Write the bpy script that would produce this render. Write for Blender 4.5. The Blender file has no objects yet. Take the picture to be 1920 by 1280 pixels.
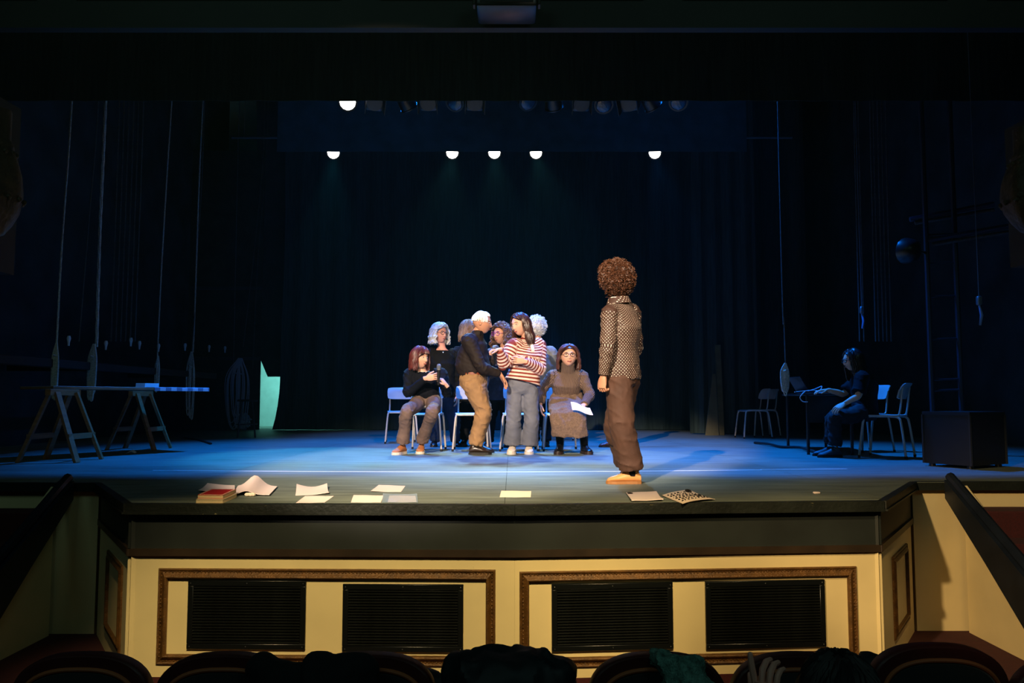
import bpy, bmesh, math, random
from math import sin, cos, pi, radians, sqrt, atan2
from mathutils import Vector, Matrix, noise

random.seed(7)
sc = bpy.context.scene
COL = sc.collection
V = Vector

# ------------------------------------------------------------------ camera
CAM_Z, FPX, PITCH = 0.64, 1493.0, radians(4.14)
cd = bpy.data.cameras.new('camera'); cam = bpy.data.objects.new('camera', cd); COL.objects.link(cam)
cam.location = (0, 0, CAM_Z); cam.rotation_euler = (pi / 2 + PITCH, 0, 0)
cd.sensor_width = 36.0; cd.lens = FPX * 36.0 / 1920.0; cd.clip_start = 0.05; cd.clip_end = 100
sc.camera = cam

# ------------------------------------------------------------------ view and world
sc.view_settings.view_transform = 'Standard'; sc.view_settings.look = 'None'
sc.view_settings.gamma = 1.0; sc.view_settings.use_curve_mapping = False; sc.view_settings.exposure = 0.0
w = bpy.data.worlds.new('dark_theatre'); sc.world = w; w.use_nodes = True
w.node_tree.nodes['Background'].inputs[0].default_value = (0.0009, 0.0052, 0.0062, 1)
w.node_tree.nodes['Background'].inputs[1].default_value = 1.0
hz = w.node_tree.nodes.new('ShaderNodeVolumeScatter'); hz.inputs['Density'].default_value = 0.0005; hz.inputs['Anisotropy'].default_value = 0.2
hz.inputs['Color'].default_value = (0.35, 1.0, 0.75, 1)  # teal-tinted haze, added so the black areas come out lighter
w.node_tree.links.new(hz.outputs[0], w.node_tree.nodes['World Output'].inputs['Volume'])

def light(name, kind, loc, aim, color, power, size=0.1, angle=40, blend=0.5, spread=None):
    d = bpy.data.lights.new(name, kind); o = bpy.data.objects.new(name, d); COL.objects.link(o)
    o.location = loc; d.color = color; d.energy = power
    if aim is not None:
        o.rotation_euler = (V(aim) - V(loc)).to_track_quat('-Z', 'Y').to_euler()
    if kind == 'SPOT':
        d.spot_size = radians(angle); d.spot_blend = blend; d.shadow_soft_size = size
    elif kind == 'AREA':
        d.size = size
        if spread: d.spread = radians(spread)
    else:
        d.shadow_soft_size = size
    return o

WARM = (1.0, 0.78, 0.58); BLUE = (0.004, 0.19, 1.0); PALE = (0.42, 0.72, 1.0); CYAN = (0.05, 0.50, 1.0)
# front-of-house profiles over the stalls
o = light('front_light_house_left', 'SPOT', (-3.4, -3.5, 6.0), (-0.45, 7.2, 0.80), WARM, 12500, 0.08, 20.5, 0.3); o.scale = (1.03, 1, 1)
o = light('front_light_house_right', 'SPOT', (2.8, -3.5, 5.9), (0.0, 7.2, 0.80), WARM, 3400, 0.08, 20.5, 0.4); o.scale = (1.03, 1, 1)
# balcony-front lamps that wash the pit wall below the stage, shuttered to a wide flat beam
o = light('pit_wall_light_left', 'SPOT', (0.3, -1.5, 6.0), (-0.75, 5.0, -0.62), (1.0, 0.75, 0.36), 3100, 0.12, 30, 0.8); o.scale = (1, 0.42, 1)
o = light('pit_wall_light_right', 'SPOT', (0.6, -1.5, 6.0), (1.55, 5.0, -0.62), (1.0, 0.68, 0.29), 1700, 0.12, 23, 0.8); o.scale = (1, 0.5, 1)
o = light('stair_light_right', 'SPOT', (-4.2, -2.6, 4.4), (4.1, 5.9, -0.7), (1.0, 0.70, 0.36), 3600, 0.10, 22, 0.7); o.scale = (1, 0.7, 1)
# back lights and blue wash from the bars over the stage (the lanterns themselves are built below)
for nm, px, py, Y, aim, colr, pw, ang in (
    ('back_light_far_left', 625, 300, 12.7, (-2.3, 9.5, 0.4), CYAN, 1500, 32),
    ('back_light_centre_left', 848, 300, 12.7, (-1.1, 9.0, 0.3), PALE, 900, 38),
    ('back_light_centre', 927, 300, 12.7, (0.0, 9.0, 0.3), PALE, 750, 38),
    ('back_light_centre_right', 1005, 300, 12.7, (1.0, 8.9, 0.3), PALE, 800, 38),
    ('back_light_far_right', 1228, 300, 12.7, (2.4, 9.3, 0.3), BLUE, 1100, 36),
):
    x = (px - 960) / FPX * Y
    light(nm, 'SPOT', (x, Y - 0.22, 4.52), aim, colr, pw, 0.08, ang, 0.6)
light('blue_wash_left', 'SPOT', (-1.9, 10.5, 7.0), (-1.7, 9.8, 0), BLUE, 4800, 0.2, 67, 0.75)
light('blue_wash_right', 'SPOT', (1.9, 10.5, 7.0), (2.3, 9.5, 0), BLUE, 4800, 0.2, 67, 0.75)
light('blue_wash_rear', 'SPOT', (0.0, 14.2, 6.8), (0.0, 13.8, 0), BLUE, 2000, 0.2, 66, 0.7)
# low side lamps in the wings that rake the ropes
light('wing_lamp_left', 'SPOT', (3.0, 12.6, 5.4), (-4.9, 9.8, 1.2), BLUE, 170, 0.1, 34, 0.8)
light('wing_lamp_right', 'SPOT', (-3.0, 12.6, 5.4), (4.4, 9.2, 0.8), BLUE, 200, 0.1, 34, 0.8)
# unseen teal fill added over the audience to brighten the blacks
light('added_fill_left', 'AREA', (-4.0, -3.0, 7.0), (0, 10, 2.0), (0.45, 0.85, 0.80), 36, 3.0)
light('added_fill_right', 'AREA', (4.0, -3.0, 7.0), (0, 10, 2.0), (0.45, 0.85, 0.80), 36, 3.0)

# ------------------------------------------------------------------ pixel rays -> places in the room
def ray(px, py):
    u = -(py - 640) / FPX
    return V(((px - 960) / FPX, cos(PITCH) - u * sin(PITCH), sin(PITCH) + u * cos(PITCH)))
def at(px, py, Y):
    d = ray(px, py); return V((0, 0, CAM_Z)) + d * (Y / d.y)
def gnd(px, py, z=0.0):
    d = ray(px, py); return V((0, 0, CAM_Z)) + d * ((z - CAM_Z) / d.z)

# ------------------------------------------------------------------ materials
def lin(c):
    return tuple(((v / 255) / 12.92 if v / 255 <= 0.04045 else ((v / 255 + 0.055) / 1.055) ** 2.4) for v in c)
MATS = {}
def mat(name, rgb, rough=0.6, metal=0.0, spec=0.5, var=0.0, vscale=6.0, bump=0.0, bscale=40.0, emit=None, estr=0.0, sheen=0.0, stretch=None):
    if name in MATS: return MATS[name]
    m = bpy.data.materials.new(name); m.use_nodes = True; MATS[name] = m
    nt = m.node_tree; b = nt.nodes['Principled BSDF']; c = lin(rgb)
    b.inputs['Base Color'].default_value = (*c, 1); b.inputs['Roughness'].default_value = rough
    b.inputs['Metallic'].default_value = metal; b.inputs['Specular IOR Level'].default_value = spec
    if sheen: b.inputs['Sheen Weight'].default_value = sheen
    tc = nt.nodes.new('ShaderNodeTexCoord'); src = tc.outputs['Object']
    if stretch:
        mp = nt.nodes.new('ShaderNodeMapping'); mp.inputs['Scale'].default_value = stretch
        nt.links.new(src, mp.inputs['Vector']); src = mp.outputs['Vector']
    if var:
        n = nt.nodes.new('ShaderNodeTexNoise'); n.inputs['Scale'].default_value = vscale; n.inputs['Detail'].default_value = 5
        nt.links.new(src, n.inputs['Vector'])
        r = nt.nodes.new('ShaderNodeValToRGB'); e = r.color_ramp.elements
        e[0].position = 0.3; e[1].position = 0.7
        e[0].color = (*[v * (1 - var) for v in c], 1); e[1].color = (*[min(1, v * (1 + var)) for v in c], 1)
        nt.links.new(n.outputs['Fac'], r.inputs['Fac']); nt.links.new(r.outputs['Color'], b.inputs['Base Color'])
    if bump:
        n2 = nt.nodes.new('ShaderNodeTexNoise'); n2.inputs['Scale'].default_value = bscale; n2.inputs['Detail'].default_value = 3
        nt.links.new(src, n2.inputs['Vector'])
        bp = nt.nodes.new('ShaderNodeBump'); bp.inputs['Strength'].default_value = bump; bp.inputs['Distance'].default_value = 0.01
        nt.links.new(n2.outputs['Fac'], bp.inputs['Height']); nt.links.new(bp.outputs['Normal'], b.inputs['Normal'])
    if emit:
        b.inputs['Emission Color'].default_value = (*lin(emit), 1); b.inputs['Emission Strength'].default_value = estr
    return m
def nodes(m): return m.node_tree, m.node_tree.nodes['Principled BSDF']
def add_node(nt, t, **kw):
    n = nt.nodes.new(t)
    for k, v in kw.items():
        if k.startswith('in_'): n.inputs[int(k[3:])].default_value = v
        else: setattr(n, k, v)
    return n

M_floor = mat('stage_paint', (106, 114, 103), 0.55, spec=0.35, var=0.35, vscale=3.0, bump=0.25, bscale=30, stretch=(0.6, 4.0, 1))
def worn(m, rgb, scale, lo, hi, stretch):
    nt, b = nodes(m); tc = add_node(nt, 'ShaderNodeTexCoord'); mp = add_node(nt, 'ShaderNodeMapping'); mp.inputs['Scale'].default_value = stretch
    n = add_node(nt, 'ShaderNodeTexNoise'); n.inputs['Scale'].default_value = scale; n.inputs['Detail'].default_value = 8; n.inputs['Roughness'].default_value = 0.7
    mr = add_node(nt, 'ShaderNodeMapRange'); mr.inputs[1].default_value = lo; mr.inputs[2].default_value = hi
    mx = add_node(nt, 'ShaderNodeMix', data_type='RGBA')
    nt.links.new(tc.outputs['Object'], mp.inputs[0]); nt.links.new(mp.outputs[0], n.inputs['Vector']); nt.links.new(n.outputs['Fac'], mr.inputs[0])
    nt.links.new(mr.outputs[0], mx.inputs[0])
    old = b.inputs['Base Color'].links
    if old: nt.links.new(old[0].from_socket, mx.inputs[6])
    else: mx.inputs[6].default_value = b.inputs['Base Color'].default_value
    mx.inputs[7].default_value = (*lin(rgb), 1); nt.links.new(mx.outputs[2], b.inputs['Base Color'])
worn(M_floor, (132, 138, 126), 9.0, 0.58, 0.75, (0.5, 6.0, 1))
M_lip = mat('stage_lip_paint', (27, 31, 27), 0.45, var=0.4, vscale=5, bump=0.3)
worn(M_lip, (190, 175, 120), 16.0, 0.66, 0.74, (1.0, 1.0, 3.0))
M_fascia = mat('fascia_black_paint', (29, 35, 33), 0.6, var=0.3, vscale=3)
worn(M_fascia, (95, 98, 90), 14.0, 0.70, 0.80, (1, 1, 1.6))
M_cream = mat('cream_wall_paint', (226, 206, 152), 0.5, var=0.07, vscale=2.5, bump=0.06, bscale=12)
worn(M_cream, (176, 146, 96), 9.0, 0.70, 0.78, (1.6, 1, 0.6))
M_gilt = mat('aged_gilt_molding', (98, 66, 29), 0.42, metal=0.25, var=0.35, vscale=22, bump=0.5, bscale=140)
worn(M_gilt, (235, 215, 160), 30.0, 0.70, 0.76, (1, 1, 1))
M_blackmetal = mat('black_painted_metal', (13, 16, 17), 0.32, metal=0.0, spec=0.6)
M_slat = mat('louvre_metal', (30, 33, 32), 0.24, metal=0.6, var=0.3, vscale=8)
M_carpet = mat('dark_red_carpet', (66, 18, 19), 0.95, var=0.25, vscale=60, bump=0.5, bscale=300)
M_drape = mat('black_stage_drape', (52, 66, 66), 0.95, spec=0.1, var=0.25, vscale=4, stretch=(8, 8, 0.5))
M_bdrape = mat('border_cloth_blue_spill', (44, 74, 86), 0.95, spec=0.1, var=0.2, vscale=4)  # blue spill from the stage lamps is put into the cloth colour
M_blackwall = mat('sooty_wall', (50, 62, 64), 0.9, var=0.4, vscale=1.6, bump=0.4, bscale=12)
M_brownwood = mat('proscenium_brown', (22, 22, 15), 0.6, var=0.3, vscale=5)
M_rope = mat('hemp_rope', (190, 185, 170), 0.9, var=0.3, vscale=50, bump=0.6, bscale=120)
M_darkrope = mat('dark_line', (80, 80, 78), 0.9, var=0.3, vscale=30)

# ------------------------------------------------------------------ mesh builder
class MB:
    def __init__(s): s.v = []; s.f = []; s.m = []
    def add(s, vs, fs, mi=0, mx=None):
        o = len(s.v)
        s.v += [tuple(mx @ V(p)) for p in vs] if mx else [tuple(p) for p in vs]
        s.f += [tuple(i + o for i in f) for f in fs]; s.m += [mi] * len(fs)
        return s
    def box(s, c, size, mx=None, mi=0):
        x, y, z = c; a, b, h = size[0] / 2, size[1] / 2, size[2] / 2
        vs = [(x + i * a, y + j * b, z + k * h) for k in (-1, 1) for j in (-1, 1) for i in (-1, 1)]
        return s.add(vs, [(0, 2, 3, 1), (4, 5, 7, 6), (0, 1, 5, 4), (2, 6, 7, 3), (0, 4, 6, 2), (1, 3, 7, 5)], mi, mx)
    def rbox(s, c, size, r=0.01, seg=2, mx=None, mi=0):
        bm = bmesh.new(); bmesh.ops.create_cube(bm, size=1)
        for v in bm.verts: v.co = V((v.co.x * size[0] + c[0], v.co.y * size[1] + c[1], v.co.z * size[2] + c[2]))
        bmesh.ops.bevel(bm, geom=bm.edges[:], offset=r, segments=seg, affect='EDGES', profile=0.5)
        s.bm(bm, mi, mx); return s
    def bm(s, bm, mi=0, mx=None):
        bm.verts.index_update()
        s.add([v.co.copy() for v in bm.verts], [tuple(v.index for v in f.verts) for f in bm.faces], mi, mx); bm.free()
    def rings(s, rr, cap=True, mi=0, mx=None, closed=True):
        n = len(rr[0]); vs = [p for r in rr for p in r]; fs = []
        for i in range(len(rr) - 1):
            for j in range(n if closed else n - 1):
                k = (j + 1) % n; fs.append((i * n + j, i * n + k, (i + 1) * n + k, (i + 1) * n + j))
        if cap:
            fs.append(tuple(range(n - 1, -1, -1))); fs.append(tuple((len(rr) - 1) * n + j for j in range(n)))
        return s.add(vs, fs, mi, mx)
    def tube(s, pts, rad, seg=8, mi=0, mx=None, round_ends=False, flat=1.0):
        pts = [V(p) for p in pts]
        if not hasattr(rad, '__len__'): rad = [rad] * len(pts)
        if round_ends:
            d0 = (pts[0] - pts[1]).normalized(); d1 = (pts[-1] - pts[-2]).normalized()
            pts = [pts[0] + d0 * rad[0] * .85, pts[0] + d0 * rad[0] * .5] + pts + [pts[-1] + d1 * rad[-1] * .5, pts[-1] + d1 * rad[-1] * .85]
            rad = [rad[0] * .45, rad[0] * .85] + list(rad) + [rad[-1] * .85, rad[-1] * .45]
        T = []
        for i in range(len(pts)):
            a = pts[max(0, i - 1)]; b = pts[min(len(pts) - 1, i + 1)]
            d = b - a; T.append(d.normalized() if d.length > 1e-9 else V((0, 0, 1)))
        ref = V((0, 0, 1)) if abs(T[0].z) < .9 else V((1, 0, 0))
        N = (ref - T[0] * ref.dot(T[0])).normalized(); rr = []
        for i in range(len(pts)):
            N = (N - T[i] * N.dot(T[i])).normalized(); B = T[i].cross(N)
            rr.append([pts[i] + (N * cos(2 * pi * j / seg) + B * sin(2 * pi * j / seg) * flat) * rad[i] for j in range(seg)])
        return s.rings(rr, True, mi, mx)
    def lathe(s, prof, seg=16, mi=0, mx=None):
        return s.rings([[(r * cos(2 * pi * j / seg), r * sin(2 * pi * j / seg), z) for j in range(seg)] for r, z in prof], True, mi, mx)
    def ball(s, c, r, nu=12, nv=8, mi=0, mx=None):
        if not hasattr(r, '__len__'): r = (r, r, r)
        rr = []
        for i in range(nv + 1):
            t = pi * (0.03 + 0.94 * i / nv)
            rr.append([(c[0] + r[0] * sin(t) * cos(2 * pi * j / nu), c[1] + r[1] * sin(t) * sin(2 * pi * j / nu), c[2] - r[2] * cos(t)) for j in range(nu)])
        return s.rings(rr, True, mi, mx)
    def prism(s, poly, d, mi=0, mx=None):
        n = len(poly); d = V(d); a = [V(p) for p in poly]
        vs = a + [p + d for p in a]
        fs = [tuple(range(n - 1, -1, -1)), tuple(range(n, 2 * n))] + [(i, (i + 1) % n, n + (i + 1) % n, n + i) for i in range(n)]
        return s.add(vs, fs, mi, mx)
    def grid(s, P, thick=0.0, mi=0, mx=None):
        h, wd = len(P), len(P[0]); vs = [V(p) for r in P for p in r]; fs = [(i * wd + j, i * wd + j + 1, (i + 1) * wd + j + 1, (i + 1) * wd + j) for i in range(h - 1) for j in range(wd - 1)]
        if thick:
            n = len(vs); t = V(thick) if hasattr(thick, '__len__') else V((0, 0, -thick))
            vs = vs + [p + t for p in vs]; fs += [tuple(n + k for k in reversed(f)) for f in fs]
            ed = [(j, j + 1) for j in range(wd - 1)] + [((h - 1) * wd + j + 1, (h - 1) * wd + j) for j in range(wd - 1)] + [((i + 1) * wd, i * wd) for i in range(h - 1)] + [(i * wd + wd - 1, (i + 1) * wd + wd - 1) for i in range(h - 1)]
            fs += [(b, a, a + n, b + n) for a, b in ed]
        return s.add(vs, fs, mi, mx)
    def mesh(s, name):
        me = bpy.data.meshes.new(name); me.from_pydata(s.v, [], s.f)
        me.polygons.foreach_set('material_index', s.m); me.update(); return me
    def build(s, name, ms, parent=None, smooth=True, loc=None, fix=True):
        me = s.mesh(name)
        for m in (ms if isinstance(ms, (list, tuple)) else [ms]): me.materials.append(m)
        if fix:
            bm = bmesh.new(); bm.from_mesh(me); bmesh.ops.recalc_face_normals(bm, faces=bm.faces[:]); bm.to_mesh(me); bm.free()
        return link(name, me, parent, smooth, loc)
def link(name, me, parent=None, smooth=True, loc=None):
    o = bpy.data.objects.new(name, me); COL.objects.link(o)
    if parent: o.parent = parent
    if loc is not None: o.location = loc
    if smooth:
        me.shade_smooth()
        try: me.set_sharp_from_angle(angle=radians(42))
        except Exception: pass
    return o
def tag(o, label=None, cat=None, group=None, kind=None):
    if label: o['label'] = label
    if cat: o['category'] = cat
    if group: o['group'] = group
    if kind: o['kind'] = kind
    return o
def empty(name, loc, rz=0.0, label=None, cat=None, group=None):
    o = bpy.data.objects.new(name, None); COL.objects.link(o); o.location = loc; o.rotation_euler = (0, 0, rz); o.empty_display_size = 0.1
    return tag(o, label, cat, group)
def copy_tree(root, loc, rz, label=None, group=None):
    r = root.copy(); COL.objects.link(r); r.location = loc; r.rotation_euler = (0, 0, rz)
    if label: r['label'] = label
    if group: r['group'] = group
    def kids(a, b):
        for c in [c for c in a.children]:
            d = c.copy(); COL.objects.link(d); d.parent = b; kids(c, d)
    src = list(root.children)
    for c in src:
        d = c.copy(); COL.objects.link(d); d.parent = r
        for g in list(c.children):
            e = g.copy(); COL.objects.link(e); e.parent = d
    return r
def struct(o): o['kind'] = 'structure'; return o
def spline(pts, n=8):
    pts = [V(p) for p in pts]; out = []
    P = [pts[0] * 2 - pts[1]] + pts + [pts[-1] * 2 - pts[-2]]
    for i in range(1, len(P) - 2):
        for k in range(n):
            t = k / n; a, b, c, d = P[i - 1], P[i], P[i + 1], P[i + 2]
            out.append(0.5 * ((2 * b) + (c - a) * t + (2 * a - 5 * b + 4 * c - d) * t * t + (3 * b - a - 3 * c + d) * t ** 3))
    out.append(pts[-1]); return out
# ================================================================== STAGE AND HOUSE STRUCTURE
FZ = -1.14                                            # stalls floor
P0 = gnd(238, 944); PM = gnd(965, 946); P1 = gnd(1655, 939); PL = gnd(182, 905); PR = gnd(1714, 903)
SL, SR = V((-6.9, PL.y, 0)), V((6.9, PR.y, 0))
WX, YB, CZ = 6.9, 19.0, 8.2
stage_poly = [SL, PL, P0, PM, P1, PR, SR, V((WX, YB, 0)), V((-WX, YB, 0))]
fl = MB().prism([p - V((0, 0, 0.004)) for p in stage_poly], (0, 0, -0.05)).build('floor', mat('floor_joint', (20, 20, 20), 0.9), smooth=False); struct(fl)

def clip(poly, a, b, c):                               # keep a*x+b*y<=c
    out = []
    for i in range(len(poly)):
        p, q = poly[i], poly[(i + 1) % len(poly)]
        dp, dq = a * p[0] + b * p[1] - c, a * q[0] + b * q[1] - c
        if dp <= 0: out.append(p)
        if dp * dq < 0:
            t = dp / (dp - dq); out.append((p[0] + (q[0] - p[0]) * t, p[1] + (q[1] - p[1]) * t))
    return out
def halfplane(p, q, inside):                           # line p->q, keep the side with `inside`
    a, b = q[1] - p[1], p[0] - q[0]; c = a * p[0] + b * p[1]
    if a * inside[0] + b * inside[1] > c: a, b, c = -a, -b, -c
    return a, b, c
GAP = 0.0016
def floor_panel(poly):
    if len(poly) < 3: return
    MB().prism([(x, y, -0.004) for x, y in poly], (0, 0, 0.004)).build('floor_panel', M_floor, fl, smooth=False)
xs = [-0.045 + 2.44 * k for k in range(-3, 4)]; ys = [5.99 + 1.22 * k for k in range(-1, 12)]
xs = [-WX] + [x for x in xs if abs(x) < WX - .1] + [WX]
for i in range(len(xs) - 1):
    for j in range(len(ys) - 1):
        x0, x1, y0, y1 = xs[i] + GAP, xs[i + 1] - GAP, ys[j] + GAP, min(ys[j + 1] - GAP, YB)
        if j == 0: y0 = 4.5
        q = [(x0, y0), (x1, y0), (x1, y1), (x0, y1)]
        if y0 < PR.y + .1:
            back = clip(q, *halfplane(SL, SR, (0, 9)))
            # apron part below the wing line
            fr = clip(q, *halfplane(SL, SR, (0, 5)))
            for a, b in ((PL, P0), (P1, PR)): fr = clip(fr, *halfplane(a, b, (0, 5.8))) if fr else fr
            mid = PM
            if fr: fr = clip(fr, *(halfplane(P0, PM, (0, 5.8)) if (x0 + x1) / 2 < PM.x else halfplane(PM, P1, (0, 5.8))))
            for p in (fr, back):
                if p: floor_panel(p)
        else: floor_panel(q)

def band(A, B, z0, z1, off=0.0, th=0.03):
    """vertical slab between A and B, offset toward the audience"""
    d = (B - A).normalized(); n = V((d.y, -d.x, 0))
    a, b = A + n * off, B + n * off
    return [(a.x, a.y, z0), (b.x, b.y, z0), (b.x, b.y, z1), (a.x, a.y, z1)], -n * th
run = [SL, PL, P0, PM, P1, PR, SR]
lip = MB(); fas = MB(); base = MB()
for A, B in zip(run, run[1:]):
    p, d = band(A, B, -0.055, 0.002, 0.02, 0.05); lip.prism(p, d)
    p, d = band(A, B, -0.062, -0.05, 0.028, 0.05); lip.prism(p, d)
    if A not in (SL,) and B not in (SR,):
        p, d = band(A, B, -0.275, -0.06, -0.03, 0.04); fas.prism(p, d)
        p, d = band(A, B, -0.318, -0.275, -0.012, 0.05); base.prism(p, d)
struct(lip.build('trim_1', M_lip, smooth=False)); struct(fas.build('trim_2', M_fascia, smooth=False)); struct(base.build('trim_3', mat('dark_brown_rail', (44, 32, 20), 0.5, var=0.3), smooth=False))

class Wall:
    def __init__(s, A, B, off=-0.035):
        s.d = (B - A).normalized(); s.n = V((s.d.y, -s.d.x, 0)); s.o = V((A.x, A.y, 0)) + s.n * off; s.L = (B - A).length
    def px(s, px, py):
        r = ray(px, py); c = V((0, 0, CAM_Z)); t = (s.o - c).dot(s.n) / r.dot(s.n); p = c + r * t
        return (p - s.o).dot(s.d), p.z
    def P(s, a, z, h=0.0): return s.o + s.d * a + V((0, 0, z)) + s.n * h
PROF = [(0, 0), (0, .012), (.006, .019), (.014, .016), (.018, .010), (.026, .011), (.034, .017), (.044, .027), (.052, .030), (.058, .026), (.062, .012), (.062, 0)]
def molding(W, a0, z0, a1, z1, parent, m, sc_=1.0):
    cs = [(a0, z0), (a1, z0), (a1, z1), (a0, z1)]
    for i in range(4):
        A, B = cs[i], cs[(i + 1) % 4]; L = math.hypot(B[0] - A[0], B[1] - A[1]); u = ((B[0] - A[0]) / L, (B[1] - A[1]) / L); inn = (-u[1], u[0])
        r0 = [W.P(A[0] + (u[0] + inn[0]) * w_ * sc_, A[1] + (u[1] + inn[1]) * w_ * sc_, h * sc_) for w_, h in PROF]
        r1 = [W.P(B[0] + (-u[0] + inn[0]) * w_ * sc_, B[1] + (-u[1] + inn[1]) * w_ * sc_, h * sc_) for w_, h in PROF]
        MB().rings([r0, r1]).build('molding', m, parent, smooth=False)
        # bead row along the inner hollow
        b = MB(); nb = int(L / 0.022)
        for k in range(1, nb):
            t = k / nb; w_ = .022 * sc_
            a = A[0] + (B[0] - A[0]) * t + inn[0] * w_; z = A[1] + (B[1] - A[1]) * t + inn[1] * w_
            if not (min(a0, a1) + w_ < a < max(a0, a1) - w_ * .9 or abs(u[1]) > .5): continue
            p = W.P(a, z, .013 * sc_); b.ball(p, .0052 * sc_, 6, 4)
        o = b.build('bead_row', m, parent); o['kind'] = 'stuff'

wf = empty('wall_front', (0, 5, FZ)); wf['kind'] = 'structure'
def wall_panel(A, B, name, parent=None, z0=FZ, z1=-0.31, off=-0.035):
    p, d = band(A, B, z0, z1, off, 0.05); o = MB().prism(p, d).build(name, M_cream, parent, smooth=False); return o
def clr(m): return m
WL = Wall(P0, PM); WR = Wall(PM, P1)
# each half is one painted board with a tight joint in the middle
eps = (PM - P0).normalized() * 0.002
wall_o = []
wfL = wall_panel(P0, PM - eps, 'wall_panel'); wfR = wall_panel(PM + eps, P1, 'wall_panel')
for o in (wfL, wfR): o.parent = wf; o.matrix_parent_inverse = Matrix.Translation((0, -5, -FZ))
def mold_px(W, x0, y0, x1, y1, parent):
    a0, _ = W.px(x0, (y0 + y1) / 2); a1, _ = W.px(x1, (y0 + y1) / 2); _, zt = W.px((x0 + x1) / 2, y0); _, zb = W.px((x0 + x1) / 2, y1)
    n0 = set(bpy.data.objects); molding(W, a0, zb, a1, zt, parent, M_gilt, 0.95)
    for o in set(bpy.data.objects) - n0: o.matrix_parent_inverse = Matrix.Translation((0, -5, -FZ))
mold_px(WL, 296, 1066, 929, 1246, wf); mold_px(WR, 974, 1066, 1607, 1244, wf)
bs = MB()
for A, B in ((P0, PM), (PM, P1)):
    p, d = band(A, B, FZ, -1.045, -0.03, 0.03); bs.prism(p, d)
struct(bs.build('baseboard_front', M_carpet, smooth=False))

# ---- ventilation grilles, each a thing with its louvres
def grille(W, x0, y0, x1, y1, label):
    a0, _ = W.px(x0, (y0 + y1) / 2); a1, _ = W.px(x1, (y0 + y1) / 2); _, zt = W.px((x0 + x1) / 2, y0); _, zb = W.px((x0 + x1) / 2, y1)
    root = empty('vent_grille', W.P((a0 + a1) / 2, zb, 0.0), atan2(W.d.y, W.d.x), label, 'vent', 'louvred vents in the pit wall')
    w_, h_ = a1 - a0, zt - zb; bw = 0.034
    f = MB()
    for cx, cz, sx, sz in ((0, bw / 2, w_, bw), (0, h_ - bw / 2, w_, bw), (-w_ / 2 + bw / 2, h_ / 2, bw, h_ - 2 * bw), (w_ / 2 - bw / 2, h_ / 2, bw, h_ - 2 * bw)):
        f.rbox((cx, -0.009, cz), (sx, 0.018, sz), 0.003, 1)
    f.build('frame', M_blackmetal, root)
    MB().box((0, -0.001, h_ / 2), (w_ - .02, 0.002, h_ - .02)).build('backing', mat('vent_dark', (6, 7, 7), .9), root, smooth=False)
    n = 20; me = None; pitch = (h_ - 2 * bw) / n
    for k in range(n):
        z = bw + (k + .5) * pitch
        if me is None:
            s = MB(); L = w_ - 2 * bw
            prof = [(-.0155, -.0048), (-.0165, -.0015), (-.0135, .002), (-.002, .0075), (-.002, .0040), (-.0125, -.0035)]
            s.rings([[(x, y, zz) for y, zz in prof] for x in (-L / 2, L / 2)])
            o = s.build('slat', M_slat, root); me = o.data; o.location = (0, 0, z)
        else:
            o = link('slat', me, root, False, (0, 0, z))
    sm = None
    for sx in (-1, 0, 1):
        for zz in (bw / 2, h_ - bw / 2):
            loc = (sx * (w_ / 2 - bw / 2), -0.019, zz)
            if sm is None:
                o = MB().ball((0, 0, 0), (.0045, .003, .0045), 8, 4).build('screw', mat('screw_steel', (90, 92, 92), .3, .8), root, loc=loc); sm = o.data
            else: link('screw', sm, root, False, loc)
grille(WL, 353, 1087, 574, 1216, 'black louvred vent grille nearest the left end of the cream pit wall')
grille(WL, 643, 1094, 869, 1221, 'black louvred vent grille just left of the middle joint of the pit wall')
grille(WR, 1034, 1092, 1261, 1218, 'black louvred vent grille just right of the middle joint of the pit wall')
grille(WR, 1322, 1087, 1546, 1214, 'black louvred vent grille nearest the right end of the cream pit wall')

# ---- splayed returns and the walls beside the stairs
for nm, A, B, dx in (('wall_left', PL, P0, -1), ('wall_right', P1, PR, 1)):
    W = Wall(A, B); o = wall_panel(A, B, nm); struct(o)
    molding(W, W.L * .34, -0.98, W.L * .80, -0.43, o, M_gilt, 0.8)
for nm, A, B, sg in (('wall_stair_left', V((-7.2, PL.y, 0)), PL, -1), ('wall_stair_right', PR, V((7.2, PR.y, 0)), 1)):
    o = wall_panel(A, B, nm, z1=-0.06); struct(o)
    W = Wall(A, B)
    x0, x1 = (W.L - 1.05, W.L - .42) if sg < 0 else (.42, 1.05)
    molding(W, x0, -0.86, x1, -0.40, o, M_gilt, 0.9)
struct(MB().prism([(-9, 0.8, FZ), (9, 0.8, FZ), (9, 6.6, FZ), (-9, 6.6, FZ)], (0, 0, -.05)).build('floor_stalls', M_carpet, smooth=False))
M_rail = mat('dark_blue_black_wood', (24, 30, 40), 0.4, var=0.3)
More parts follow.
